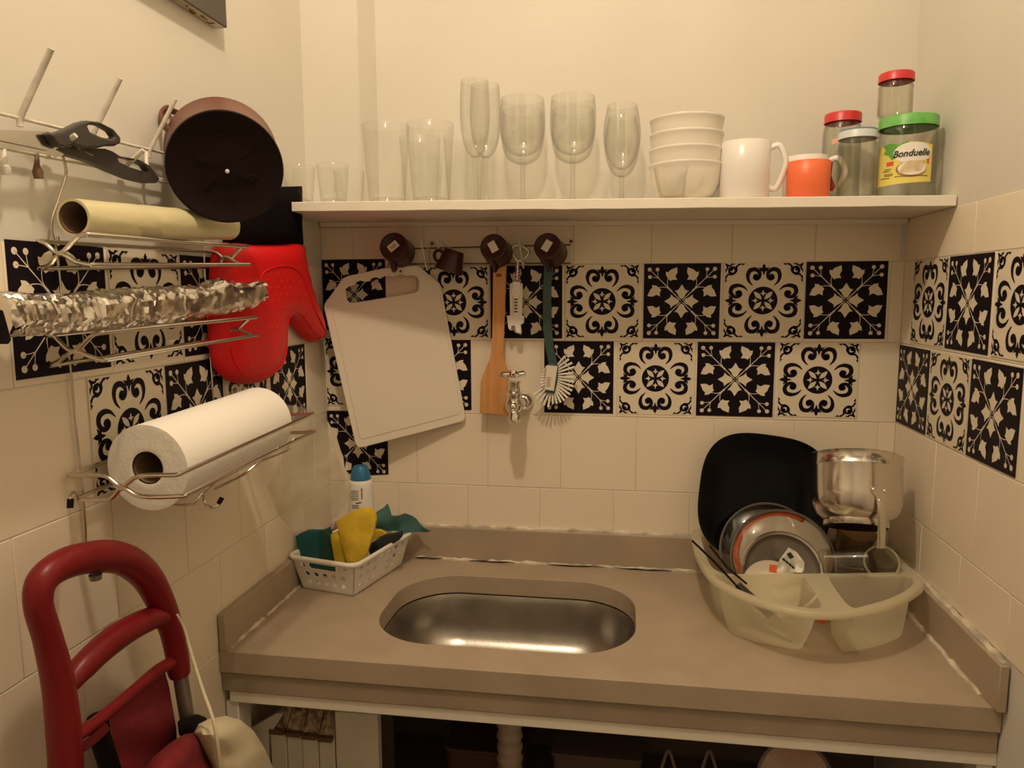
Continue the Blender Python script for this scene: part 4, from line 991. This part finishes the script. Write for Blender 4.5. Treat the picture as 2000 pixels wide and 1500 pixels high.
build('cuff', MB().slab(cuff, lambda u, v, w: ax(u, v, MX - .002) + Vector((w, 0, 0)), .014, step=14, bulge=lambda d: .014 * (1 - (1 - min(1, d / 30)) ** 2) ** .5), CLOTHB, mt, sm=60, label='black cloth cuff')
build('hanging_loop', MB().tube(smooth([ax(505, 368, MX + .012), ax(500, 350, MX + .008), ax(494, 340, MX), ax(506, 352, MX + .004), ax(515, 368, MX + .012)], 5), .002, 7), CLOTHB, mt)

# clear bag hanging from the far end of the rack
bg = thing('plastic_bag', 'crumpled clear plastic bag hanging from the lowest tier of the wire rack', 'bag', ad(600, 800, 1.30))
bo = [(440, 770), (470, 752), (520, 768), (560, 790), (600, 795), (628, 815), (650, 870), (672, 930), (682, 970), (660, 1010), (610, 1030), (570, 1040), (540, 1000), (520, 950), (545, 890), (560, 840), (520, 800)]
def bagf(s):
    def f(u, v):
        n = mnoise.noise((u * .018, v * .014, s)) * .022 + mnoise.noise((u * .05, v * .04, s + 4)) * .009 + mnoise.noise((u * .11, v * .09, s)) * .003
        dep = 1.245 + .0009 * (u - 520) - .0001 * (v - 800)
        return ad(u, v, dep + n + (.018 if s else -.006))
    return f
build('film', MB().flat(bo, bagf(0), step=9), BAGM, bg, sm=70)
build('film', MB().flat([(u + 4, v + 3) for u, v in bo], bagf(7), step=9), BAGM, bg, sm=70)

# ------------------------------------------------------------------ shopping trolley
TX_ = XL + .072
tr = thing('shopping_trolley', 'dark red shopping trolley with a looped handle standing by the left wall', 'trolley', (TX_, -.80, -FL))
tf = lambda u, v, o=0: ax(u, v, TX_ + o)
def px_tube(pts, ws, o=0, n=14, k=5):
    """pts px centre line, ws px widths."""
    P = smooth([tf(u, v, o) for u, v in pts], k); m = len(P)
    W = []
    for i in range(m):
        f_ = i / (m - 1) * (len(ws) - 1); j = min(int(f_), len(ws) - 2); w_ = ws[j] + (ws[j + 1] - ws[j]) * (f_ - j)
        W.append(w_ / 2 * ((P[i] - CAM).dot(FW)) / FOC)
    return MB().tube(P, W, n)
build('handle_frame', px_tube([(133, 1720), (131, 1600), (129, 1500), (124, 1420), (113, 1330), (93, 1245), (75, 1180), (84, 1132), (128, 1100), (190, 1087), (240, 1092), (283, 1122), (312, 1172), (334, 1228), (346, 1280), (350, 1305)],
                              [60, 60, 62, 62, 58, 52, 52, 58, 62, 64, 62, 58, 52, 44, 42, 40]), REDP, tr, sm=60)
build('handle_frame', px_tube([(345, 1270), (348, 1300), (351, 1316)], [42, 44, 40]), REDP, tr, sm=60)
build('grip_bar', px_tube([(126, 1352), (163, 1302), (222, 1248), (280, 1214), (330, 1198)], [30, 52, 54, 48, 38], .0), REDP, tr, sm=60)
build('lower_bar', px_tube([(150, 1438), (200, 1400), (265, 1345), (310, 1308), (345, 1290)], [28, 24, 22, 24, 24], .0), REDP, tr, sm=60)
build('screw_boss', MB().lathe([(.007, 0), (.006, .006), (0, .007)], 14, tf(186, 1122, .002), Matrix.Rotation(PI, 3, 'X')), GREYM, tr)
a, b = tf(351, 1312), tf(368, 1420); dn = (b - a) / (a.z - b.z)
build('side_tube', MB().tube([a, b, b + dn * .30, b + dn * (b.z + FL - .08)], .0095, 16), GREYM, tr)
a2 = tf(196, 1440, -.012); build('side_tube', MB().tube([tf(190, 1400, -.012), a2, a2 + (tf(215, 1500, -.012) - a2) * 6], .011, 16), BLACK, tr)
build('black_bracket', MB().slab([(346, 1408), (384, 1394), (405, 1402), (402, 1422), (384, 1440), (350, 1438)], lambda u, v, w: tf(u, v, -.012 + w), .03), BLACK, tr, bevel=.003)
# bag: flat back panel sewn to the frame, swollen pouch, cream drawstring lining
build('bag_panel', MB().slab([(213, 1405), (258, 1355), (322, 1312), (330, 1340), (344, 1420), (352, 1560), (358, 1760), (232, 1760), (228, 1560), (222, 1450)], lambda u, v, w: tf(u, v, -.010 + w + .004 * math.sin(v * .05)), .006, step=24), REDC, tr, sm=60)
build('bag_panel', MB().slab([(160, 1452), (206, 1410), (216, 1425), (190, 1450), (164, 1470)], lambda u, v, w: tf(u, v, -.006 + w), .008), REDC, tr, sm=50, bevel=.002)
def blob(pts_px, o0, th, amp, seed, step=12):
    return MB().slab(pts_px, lambda u, v, w: tf(u, v, o0 + w + amp * mnoise.noise((u * .02, v * .02, seed))), th, step=step, bulge=lambda d: .05 * (1 - (1 - min(1, d / 75)) ** 2) ** .5)
build('bag_pouch', blob([(284, 1500), (300, 1478), (330, 1452), (360, 1434), (384, 1430), (398, 1444), (410, 1480), (440, 1520), (452, 1600), (455, 1760), (280, 1760)], .0, .03, .006, 1), REDC, tr, sm=60)
build('lining', blob([(378, 1432), (388, 1414), (408, 1404), (440, 1398), (470, 1406), (496, 1428), (516, 1460), (534, 1500), (545, 1560), (548, 1640), (452, 1660), (430, 1560), (404, 1490)], .006, .03, .008, 2), CREAMC, tr, sm=60, label='cream drawstring lining')
build('cord', MB().tube(smooth([tf(346, 1200, .022), tf(360, 1228, .028), tf(374, 1278, .040), tf(395, 1345, .06), tf(416, 1405, .085), tf(424, 1450, .092), tf(430, 1500, .092)], 6), [.0016] * 9 + [.0022] * 28, 8), CREAMC, tr, label='cream drawstring cord')
mb = MB(); c0 = Vector((TX_ + .03, -.76, -FL))
for dy in (-.10, .10): build('wheel', MB().lathe([(0, -.014), (.05, -.014), (.065, -.010), (.07, 0), (.065, .010), (.05, .014), (0, .014)], 28, c0 + Vector((0, dy, .07)), Matrix.Rotation(PI / 2, 3, 'X')), BLACK, tr)
build('bag_body', MB().loft([[Vector((TX_ + .085 + x, -.74 + y, z)) for x, y in rrect(0, 0, .09, .12, .04, 5)] for z in (-FL + .09, -FL + .3, -.75)], True, True), REDC, tr, sm=50)

# ------------------------------------------------------------------ basket with cleaning things
bk = thing('plastic_basket', 'small white perforated plastic basket in the left corner of the worktop', 'basket', (-.489, -.135, ZC))
PH = R(-13); cB = Vector((-.487, -.137, ZC + .0008))
ex, ey = Vector((math.cos(PH), math.sin(PH), 0)), Vector((-math.sin(PH), math.cos(PH), 0))
hx0, hy0, hx1, hy1, HBK = .058, .090, .0735, .106, .068
def BP(fx, fy, z):     # fx, fy in [-1, 1]; z 0..1
    hx, hy = hx0 + (hx1 - hx0) * z, hy0 + (hy1 - hy0) * z
    return cB + ex * fx * hx + ey * fy * hy + Vector((0, 0, z * HBK))
def circ(cx, cy, rx, ry, n=12): return [(cx + rx * math.cos(2 * PI * i / n), cy + ry * math.sin(2 * PI * i / n)) for i in range(n)]
def wall_panel(side):
    ends = side in ('f', 'b'); holes = []
    if ends:
        for z in (.26, .52): holes += [circ(-.62 + .31 * i, z, .085, .068) for i in range(5)]
        holes += [circ(-.70, .78, .085, .068), circ(.70, .78, .085, .068)]
        holes.append([(-.42 + .07 * math.cos(R(a)), .79 + .085 * math.sin(R(a))) for a in (90, 126, 162, 198, 234, 270)] + [(.42 + .07 * math.cos(R(a)), .79 + .085 * math.sin(R(a))) for a in (270, 306, 342, 18, 54, 90)])
    else:
        for z in (.26, .52, .78): holes += [circ(-.76 + .253 * i, z, .062, .068) for i in range(7)]
    sgn = -1 if side in ('f', 'l') else 1
    nrm = ey * sgn if ends else ex * sgn
    def fn(a, z, w): return (BP(a, sgn, z) if ends else BP(sgn, a, z)) - nrm * (.0022 - w)
    return MB().slab([(-1, 0), (1, 0), (1, 1), (-1, 1)], fn, .0022, holes)
for s in 'fblr': build('side_wall', wall_panel(s), BPLAST, bk, sm=25)
build('bottom', MB().hexa([BP(-1, -1, 0), BP(1, -1, 0), BP(1, 1, 0), BP(-1, 1, 0), BP(-1, -1, .03), BP(1, -1, .03), BP(1, 1, .03), BP(-1, 1, .03)]), BPLAST, bk)
rim = [cB + ex * x + ey * y + Vector((0, 0, HBK)) for x, y in rrect(0, 0, hx1 + .003, hy1 + .003, .018, 6)]
build('rim', MB().tube(rim, .0048, 10, True, flat=1.1), BPLAST, bk, sm=60)
def cloth(name, label, cat, pts, y, th, m, tilt=0, bul=0, step=8, wave=.004, seed=0, depfn=None):
    f_ = lambda u, v, w: ay(u, v, y + (depfn(u, v) if depfn else 0)) + Vector((0, -w + wave * mnoise.noise((u * .03, v * .03, seed)), 0))
    o = build(name, MB().slab(pts, f_, th, step=step, bulge=(lambda d: bul * (1 - (1 - min(1, d / 18)) ** 2) ** .5) if bul else None), m, None, sm=50)
    return tag(o, label, cat)
cloth('sponge', 'teal sponge standing at the left end of the white basket', 'sponge', [(585, 1042), (602, 1034), (630, 1034), (628, 1120), (596, 1120)], -.178, .018, TEAL, bul=.003, seed=1)
cloth('scouring_pad', 'dark green scouring pad beside the teal sponge in the white basket', 'scourer', [(618, 1036), (632, 1034), (646, 1028), (652, 1045), (656, 1120), (626, 1120)], -.160, .012, DGREEN, bul=.002, seed=2)
cloth('sponge_cloth', 'yellow sponge cloth standing folded at the front of the white basket', 'cloth', [(660, 1016), (690, 998), (706, 991), (724, 990), (734, 998), (737, 1012), (732, 1040), (724, 1064), (716, 1086), (706, 1104), (688, 1104), (680, 1088), (672, 1060)], -.172, .010, YELLOW, bul=.004, seed=3, depfn=lambda u, v: (v - 990) * -.00012)
cloth('sponge', 'small yellow sponge beside the tall folded yellow cloth in the basket', 'sponge', [(651, 1040), (664, 1035), (672, 1050), (680, 1110), (664, 1112), (656, 1084)], -.172, .012, YELLOW, bul=.003, seed=4)
cloth('scouring_pad', 'black scouring pad lying along the right side inside the white basket', 'scourer', [(722, 1062), (752, 1044), (788, 1036), (786, 1048), (760, 1066), (728, 1080)], -.118, .016, mat('black_scourer', (.02, .026, .024), .95, bump=.6, bscale=300), bul=.003, seed=5)
cloth('sponge_scrap', 'small yellow scrap under the green cloth at the back of the basket', 'sponge', [(729, 1036), (744, 1033), (756, 1040), (740, 1048), (729, 1054)], -.10, .010, YELLOW, bul=.002, seed=6)
cloth('cleaning_cloth', 'green cloth draped over the back right rim of the white basket', 'cloth', [(735, 1000), (746, 994), (754, 986), (760, 996), (766, 1006), (778, 1004), (793, 1000), (804, 1010), (818, 1026), (842, 1037), (826, 1041), (800, 1039), (780, 1036), (762, 1036), (735, 1030)], -.058, .004, GCLOTH, wave=.022, seed=7, step=7, depfn=lambda u, v: -.012 * math.sin((u - 735) * .045))
bt = thing('cleaner_bottle', 'white cleaner bottle with a blue cap standing in the back of the basket', 'bottle', (-.4915, -.072, ZC + .004))
build('body', MB().lathe([(0, 0), (.025, 0), (.028, .003), (.028, .09), (.0265, .12), (.0255, .15), (.0245, .168), (.0235, .182), (.019, .186), (.019, .192), (0, .192)], 36), BPLAST, bt, local=True, sm=50)
build('cap', MB().lathe([(.0205, .182), (.0215, .183), (.0205, .195), (.016, .209), (.0135, .2125), (0, .2130)], 32), BLUECAP, bt, local=True, sm=40)
cb_ = cyl_fn(.0262, R(-18)); lw_ = lambda s, z, off=0: Vector((cb_(s, z, off - (z - .12) * .028).x, cb_(s, z, off - (z - .12) * .028).y, z))
lb2 = build('label', MB().flat([(-.024, .10), (.024, .10), (.024, .176), (-.024, .180)], lambda s, z: lw_(s, z, .0002), step=.006), LABELW, bt, local=True, label='white label with lines of dark print')
mb = MB(); random.seed(30)
for k in range(6): mb.flat([(-.007, .164 - k * .0038), (.012, .1655 - k * .0038), (.012, .1643 - k * .0038), (-.007, .1628 - k * .0038)], lambda s, z: lw_(s, z, .0006), step=.006)
for k in range(7): mb.flat([(.0175, .170 - k * .0034), (.0205 + .001 * (k % 2), .1702 - k * .0034), (.0205, .1682 - k * .0034), (.0175, .168 - k * .0034)], lambda s, z: lw_(s, z, .0006))
mb.flat([(.006, .1395), (.018, .1415), (.018, .1395), (.006, .137)], lambda s, z: lw_(s, z, .0006), step=.006)
for k in range(3): mb.flat([(-.004, .134 - k * .003), (.012, .135 - k * .003), (.012, .1338 - k * .003), (-.004, .1328 - k * .003)], lambda s, z: lw_(s, z, .0006), step=.006)
build('print', mb, LTEXT, lb2, local=True, sm=0)['kind'] = 'stuff'

# ------------------------------------------------------------------ translucent dish tub
ZR = -.541
tb = thing('dish_tub', 'translucent plastic dish drainer tub with two cutlery wells at the right of the worktop', 'dish rack', (.38, -.2, ZC))
def sm2(pts, k=4): return [(p.x, p.y) for p in smooth([(x, y, 0) for x, y in pts], k, True)]
RIM = sm2([(.212, -.022), (.200, -.05), (.197, -.12), (.199, -.20), (.213, -.287), (.250, -.350), (.300, -.391), (.355, -.407), (.42, -.387), (.478, -.349), (.530, -.295), (.556, -.250), (.558, -.19), (.557, -.11), (.555, -.05), (.545, -.022), (.46, -.018), (.30, -.018)])
def inset(pts, d):
    n = len(pts); o = []
    for i in range(n):
        (x0, y0), (x1, y1) = pts[i - 1], pts[(i + 1) % n]; tx, ty = x1 - x0, y1 - y0; l = math.hypot(tx, ty) or 1
        o.append((pts[i][0] - ty / l * d, pts[i][1] + tx / l * d))
    return o
a_ = sum(RIM[i - 1][0] * RIM[i][1] - RIM[i][0] * RIM[i - 1][1] for i in range(len(RIM)))
if a_ < 0: RIM = RIM[::-1]
def res(poly, n):     # even resampling of a closed outline
    L = [math.hypot(poly[i][0] - poly[i - 1][0], poly[i][1] - poly[i - 1][1]) for i in range(len(poly))]; T = sum(L); o = []; i, acc = 1, 0
    for k in range(n):
        d = T * k / n
        while i < len(poly) and acc + L[i] < d: acc += L[i]; i += 1
        a, b = poly[i - 1], poly[i % len(poly)]; l = L[i % len(poly)] or 1; t = (d - acc) / l
        o.append((a[0] + (b[0] - a[0]) * t, a[1] + (b[1] - a[1]) * t))
    return o
bas_t = sm2([(.222, -.035), (.213, -.06), (.211, -.15), (.214, -.225), (.228, -.258), (.262, -.262), (.38, -.243), (.50, -.222), (.535, -.212), (.544, -.19), (.543, -.06), (.532, -.034), (.46, -.031), (.30, -.031)])
bas_b = [((x - .378) * .90 + .378, (y + .145) * .86 - .150) for x, y in bas_t]
V3 = lambda P_, z: [Vector((x, y, z)) for x, y in P_]
mix = lambda A, B, t: [(a[0] + (b[0] - a[0]) * t, a[1] + (b[1] - a[1]) * t) for a, b in zip(A, B)]
build('basin', MB().loft([V3(mix(bas_b, bas_t, .02), ZC + .0015), V3(mix(bas_b, bas_t, .06), ZC + .004), V3(mix(bas_b, bas_t, .5), (ZC + ZR) / 2), V3(bas_t, ZR)], True), TUB, tb, sm=50)
wl_t = sm2([(.216, -.272), (.228, -.305), (.262, -.348), (.305, -.379), (.340, -.391), (.360, -.388), (.367, -.36), (.366, -.275), (.360, -.258), (.30, -.268), (.235, -.272)])
wl_b = sm2([(.240, -.277), (.245, -.298), (.268, -.318), (.297, -.332), (.332, -.339), (.346, -.337), (.352, -.32), (.350, -.285), (.343, -.275), (.30, -.278), (.25, -.274)])
wr_t = sm2([(.405, -.36), (.411, -.381), (.428, -.372), (.473, -.340), (.520, -.293), (.543, -.252), (.538, -.234), (.50, -.238), (.415, -.250), (.406, -.262), (.404, -.31)])
wr_b = sm2([(.410, -.325), (.414, -.339), (.428, -.335), (.460, -.318), (.500, -.290), (.526, -.262), (.520, -.248), (.49, -.250), (.425, -.258), (.412, -.268), (.410, -.295)])
for wt, wb in ((wl_t, wl_b), (wr_t, wr_b)):
    build('cutlery_well', MB().loft([V3(mix(wb, wt, 0), ZC + .0015), V3(mix(wb, wt, .10), ZC + .006), V3(mix(wb, wt, .5), (ZC + ZR) / 2 - .004), V3(mix(wb, wt, .8), ZR - .014), V3(wt, ZR - .0005)], True), TUB, tb, sm=50)
build('rim_plate', MB().slab(RIM, lambda x, y, w: Vector((x, y, ZR - .0012 + w)), .0018, [bas_t, wl_t, wr_t]), TUB, tb, sm=40)
RO = res(RIM, 72); RI = res(inset(RIM, .007), 72)
build('rim_lip', MB().loft([V3(inset(RO, .001), ZR + .0012), V3(inset(RO, -.0025), ZR - .001), V3(inset(RO, -.0035), ZR - .005), V3(inset(RO, -.0038), ZR - .009)], False), TUB, tb, solid=.0018, sm=50)
build('red_mark', MB().slab([(1590, 1203), (1614, 1204), (1610, 1220), (1596, 1214)], lambda u, v, w: ay(u, v, -.272) + Vector((0, -w, 0)), .0006), LREDC, tb, sm=0, label='small faded red sticker between the wells')

# things in the tub
pn_c = ay(1489, 973, -.055); TI = R(19)
pu = Vector((1, 0, 0)); pv = Vector((0, math.sin(TI), math.cos(TI))); pnr = Vector((0, -math.cos(TI), math.sin(TI)))
rz = R(-7); pu, pv = pu * math.cos(rz) + pv * math.sin(rz), pv * math.cos(rz) - pu * math.sin(rz)
Mpl = Matrix((pu, pv, pnr)).transposed()
plt = thing('square_plate', 'black rounded square plate leaning on the back wall in the dish tub', 'plate', pn_c)
build('dish', MB().lathe([(0, .006), (.070, .006), (.088, .009), (.112, .018), (.121, .022), (.1235, .0222), (.1240, .020), (.114, .014), (.090, .004), (.072, .001), (0, .001)], 72, pn_c, Mpl, sq=3.0), BLACKG, plt, sm=60)

def pan_disc(name, label, cat, c, tilt, prof, m, parts=(), rz=0, group=None):
    c = Vector(c); T = R(tilt); Mx = Matrix.Rotation(R(rz), 3, 'Z') @ Matrix((Vector((1, 0, 0)), Vector((0, math.sin(T), math.cos(T))), Vector((0, -math.cos(T), math.sin(T))))).transposed()
    t = thing(name, label, cat, c, group)
    build('disc', MB().lathe(prof, 64, c, Mx), m, t, sm=50)
    for nm, pr_, mm_, kw in parts: build(nm, MB().lathe(pr_, 64, c, Mx), mm_, t, sm=50, **kw)
    return t
plate_prof = lambda r: [(0, .003), (r * .62, .003), (r * .72, .006), (r * .97, .013), (r, .0145), (r, .0125), (r * .74, .003), (r * .6, 0), (0, 0)]
lid_prof = lambda r: [(r, 0), (r * .85, .008), (r * .55, .0135), (.0, .0165), (0, .0145), (r * .55, .0115), (r * .85, .006), (r * .98, -.001)]
rimp = lambda r: [(r + .0005, -.002), (r + .0025, 0), (r + .0005, .003), (r - .002, .001), (r + .0005, -.002)]
EDGE = mat('glass_edge_highlight', (.22, .20, .18), .2, .3)  # grey stands in for the faint highlight along the glass lid's edge
def band(t, c, tilt, r0, r1, z0, z1, a0, a1, m, name, label=None):
    c = Vector(c); T = R(tilt); Mx = Matrix((Vector((1, 0, 0)), Vector((0, math.sin(T), math.cos(T))), Vector((0, -math.cos(T), math.sin(T))))).transposed()
    n = 30; vs = []
    for i in range(n + 1):
        a = R(a0 + (a1 - a0) * i / n); e = .5 + .5 * math.sin(PI * i / n) ** .35
        for r, z in ((r0 + (r1 - r0) * (1 - e), z0 + (z1 - z0) * (1 - e)), (r1, z1)): vs.append(c + Mx @ Vector((r * math.cos(a), r * math.sin(a), z)))
    return build(name, MB().add(vs, [(2 * i, 2 * i + 1, 2 * i + 3, 2 * i + 2) for i in range(n)]), m, t, solid=.0006, label=label)
pan_disc('glass_cover', 'dark looking glass pan lid right before the black square plate', 'lid', (.334, -.120, -.546), 24, lid_prof(.090), GLASS_L, [('rim', rimp(.090), EDGE, {})])
c_ = (.350, -.146, -.5485); op = pan_disc('orange_plate', 'white plate with a broad orange rim behind the clear glass lid', 'plate', c_, 25, plate_prof(.088), PORC)
band(op, c_, 25, .066, .0868, .0062, .0135, 58, 215, ORANGE, 'orange_band', 'orange glazed band')
pan_disc('glass_cover', 'clear glass pan lid with a steel rim in front of the orange plate', 'lid', (.350, -.166, -.5465), 27, lid_prof(.092), GLASS_L, [('rim', rimp(.092), GREYM, {'label': 'steel rim'})])
c_ = (.343, -.186, -.562); sd = pan_disc('steel_dish', 'steel rimmed dish in front of the clear glass lid', 'dish', c_, 26, [(0, .001), (.056, .002), (.062, .006), (.066, .012), (.070, .012), (.0705, .010), (.064, .004), (.056, 0), (0, -.001)], GREYM, [('rim', [(.0705, .009), (.0722, .012), (.0700, .0150), (.066, .0135), (.0705, .009)], STEEL, {})])
pan_disc('small_plate', 'small white plate with an orange mark at the front of the stack in the tub', 'plate', (.318, -.218, -.584), 32, plate_prof(.050), PORC)
o = build('orange_mark', MB().slab([(1503, 1102), (1518, 1104), (1517, 1119), (1502, 1117)], lambda u, v, w: ay(u, v, -.236) + Vector((0, -w, 0)), .0008), ORANGE, bpy.data.objects['small_plate'], sm=0)
# steel pot, tipped back against the corner so that its underside shows
pr_ = .0805; hp_ = .125; pa2 = Vector((.06, .40, .91)).normalized(); pb2 = ay(1672, 1030, -.185); Mp2 = axis_mat(pa2)
pot2 = thing('steel_pot', 'shiny stainless steel pot tipped back on the dishes at the right of the tub', 'pot', pb2)
pp = [(pr_ * .60, .0005), (pr_ * .66, 0), (pr_ * .68, .002), (pr_ * .68, .011), (pr_ * .70, .012), (pr_ * .82, .020), (pr_ * .92, .036), (pr_ * .955, .055), (pr_ * .96, hp_ - .024), (pr_ * .968, hp_ - .0225), (pr_ * .968, hp_ - .021), (pr_ * .96, hp_ - .0195), (pr_ * .962, hp_ - .005), (pr_ * .985, hp_ - .0015), (pr_ * .995, hp_), (pr_ * .985, hp_ + .0008), (pr_ * .945, hp_ - .003), (pr_ * .94, .055), (pr_ * .89, .036), (pr_ * .6, .014), (0, .012)]
build('body', MB().lathe(pp, 72, pb2, Mp2), STEEL, pot2, sm=40)
build('underside', MB().lathe([(pr_ * .64, .0002), (pr_ * .58, -.001), (0, -.001)], 48, pb2, Mp2), DBROWN, pot2, label='blackened underside')
hx_ = Vector((.19, -.98, 0)); hx_ = (hx_ - pa2 * hx_.dot(pa2)).normalized(); hs = pa2.cross(hx_).normalized(); hc = pb2 + pa2 * .050 + hx_ * pr_ * .952
for dx, dz in ((-.010, .006), (.010, .006), (0, -.012)):
    build('rivet', MB().lathe([(.0045, -.001), (.004, .002), (.002, .0034), (0, .0036)], 14, hc + hs * dx + pa2 * dz, axis_mat(hx_)), STEEL, pot2)
build('handle_plate', MB().slab([(-.016, .010), (-.010, .013), (.010, .013), (.016, .010), (.014, .001), (.008, -.006), (.006, -.018), (-.006, -.018), (-.008, -.006), (-.014, .001)], lambda a, z, w: hc + hs * a + pa2 * z + hx_ * (-.0012 + w), .0022), STEEL, pot2, bevel=.0005)
h0 = hc + pa2 * -.012 + hx_ * .003
build('hanging_handle', MB().tube(smooth([h0, h0 + Vector((.001, -.004, -.020)), h0 + Vector((.003, -.003, -.052)), h0 + Vector((.004, 0, -.082))], 5), .0075, 12, flat=.35, flatn=hx_), STEEL, pot2, label='flat steel handle hanging down')
bw = thing('smoked_glass_bowl', 'smoked clear glass bowl upside down under the steel pot', 'bowl', (.468, -.128, ZC + .006))
build('bowl_body', MB().lathe([(.062, 0), (.060, .03), (.054, .075), (.044, .098), (.034, .104), (0, .105), (0, .102), (.033, .101), (.042, .095), (.052, .073), (.0585, .029), (.0605, 0)], 44), GLASS_B, bw, local=True, sm=60)
# glass cups and small things at the front
def lying(name, label, cat, c, d, prof, m, sq=0):
    c = Vector(c); t = thing(name, label, cat, c); build('body', MB().lathe(prof, 36, c, axis_mat(d)), m, t, sm=60); return t
cup_p = lambda r0, r1, h: [(0, 0), (r0, 0), (r0 + .002, .003), (r1, h), (r1 - .002, h), (r0, .006), (0, .004)]
sg_ = lying('small_glass', 'small clear glass lying mouth outwards at the right front of the dish tub', 'glass', ay(1730, 1088, -.165), (ay(1721, 1099, -.215) - ay(1730, 1088, -.165)), [(0, 0), (.020, 0), (.023, .003), (.0275, .050), (.029, .0525), (.0265, .0525), (.0255, .048), (.021, .006), (0, .005)], GLASS_J)
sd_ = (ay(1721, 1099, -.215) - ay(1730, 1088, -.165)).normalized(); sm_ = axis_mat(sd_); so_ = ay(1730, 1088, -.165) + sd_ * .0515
build('rim', MB().tube([so_ + sm_ @ Vector((.0278 * math.cos(a * PI / 20), .0278 * math.sin(a * PI / 20), 0)) for a in range(40)], .0019, 8, True), TUB, sg_)  # pale ring added as the bright highlight round the glass mouth
lying('wine_glass', 'clear stemless glass lying on its side in the middle of the tub', 'glass', ay(1600, 1095, -.215) , Vector((1, -.12, .05)), cup_p(.018, .030, .075), GLASS)
lying('glass_cup', 'smoked glass cup leaning behind the lying clear glasses in the tub', 'cup', ay(1655, 1092, -.16), Vector((.15, -.3, 1)), cup_p(.022, .034, .062), GLASS_B)
mk = thing('paper_tag', 'white crumpled paper tag with dark print at the front of the tub', 'paper tag', ay(1543, 1095, -.235))
build('paper', MB().slab([(1516, 1114), (1522, 1094), (1540, 1069), (1556, 1078), (1571, 1098), (1570, 1112), (1566, 1118), (1518, 1118)], lambda u, v, w: ay(u, v, -.236 + .006 * mnoise.noise((u * .08, v * .08, 2))) + Vector((0, -w, 0)), .0008, step=6), LABELW, mk)
m2 = MB()
for k in range(4): m2.slab([(1527 + k * 6, 1092 + k * 5), (1530 + k * 6, 1089 + k * 5), (1535 + k * 6, 1094 + k * 5), (1532 + k * 6, 1097 + k * 5)], lambda u, v, w: ay(u, v, -.243) + Vector((0, -w, 0)), .0006)
m2.slab([(1536, 1082), (1544, 1078), (1551, 1088), (1543, 1092)], lambda u, v, w: ay(u, v, -.243) + Vector((0, -w, 0)), .0006)
build('print', m2, LTEXT, mk, sm=0)['kind'] = 'stuff'
def knife(name, label, cat, a, b, w0, w1, m, parts=None):
    a, b = Vector(a), Vector(b); t = thing(name, label, cat, a); d = (b - a).normalized(); s = d.cross(Vector((0, 1, 0))).normalized(); nn = s.cross(d)
    L = (b - a).length
    build('blade', MB().slab([(0, -w0 / 2), (L * .5, -w0 / 2), (L * .5, w0 / 2), (0, w0 / 2)], lambda x, y, w: a + d * x + s * y + nn * w, .0014), STEEL, t, bevel=.0004)
    build('handle', MB().slab([(L * .48, -w1 / 2), (L, -w1 * .42), (L, w1 * .42), (L * .48, w1 / 2)], lambda x, y, w: a + d * x + s * y + nn * (w - .002), .006), m, t, bevel=.0018)
knife('table_knife', 'dark knife standing slanted in the left cutlery well of the tub', 'knife', ay(1570, 1262, -.325), ay(1440, 1142, -.295), .016, .015, SCISS)
tag(build('chopstick', MB().tube([ay(1352, 1056, -.20), ay(1398, 1100, -.25), ay(1444, 1150, -.31)], [.0018, .0021, .0016], 8), BLACK), 'thin dark stick lying across the left rim of the dish tub, further left', 'stick')
tag(build('chopstick', MB().tube([ay(1386, 1066, -.20), ay(1420, 1108, -.25), ay(1458, 1140, -.30)], [.0018, .0021, .0016], 8), DBROWN), 'thin dark stick crossing the left rim of the tub, nearer the lids', 'stick')
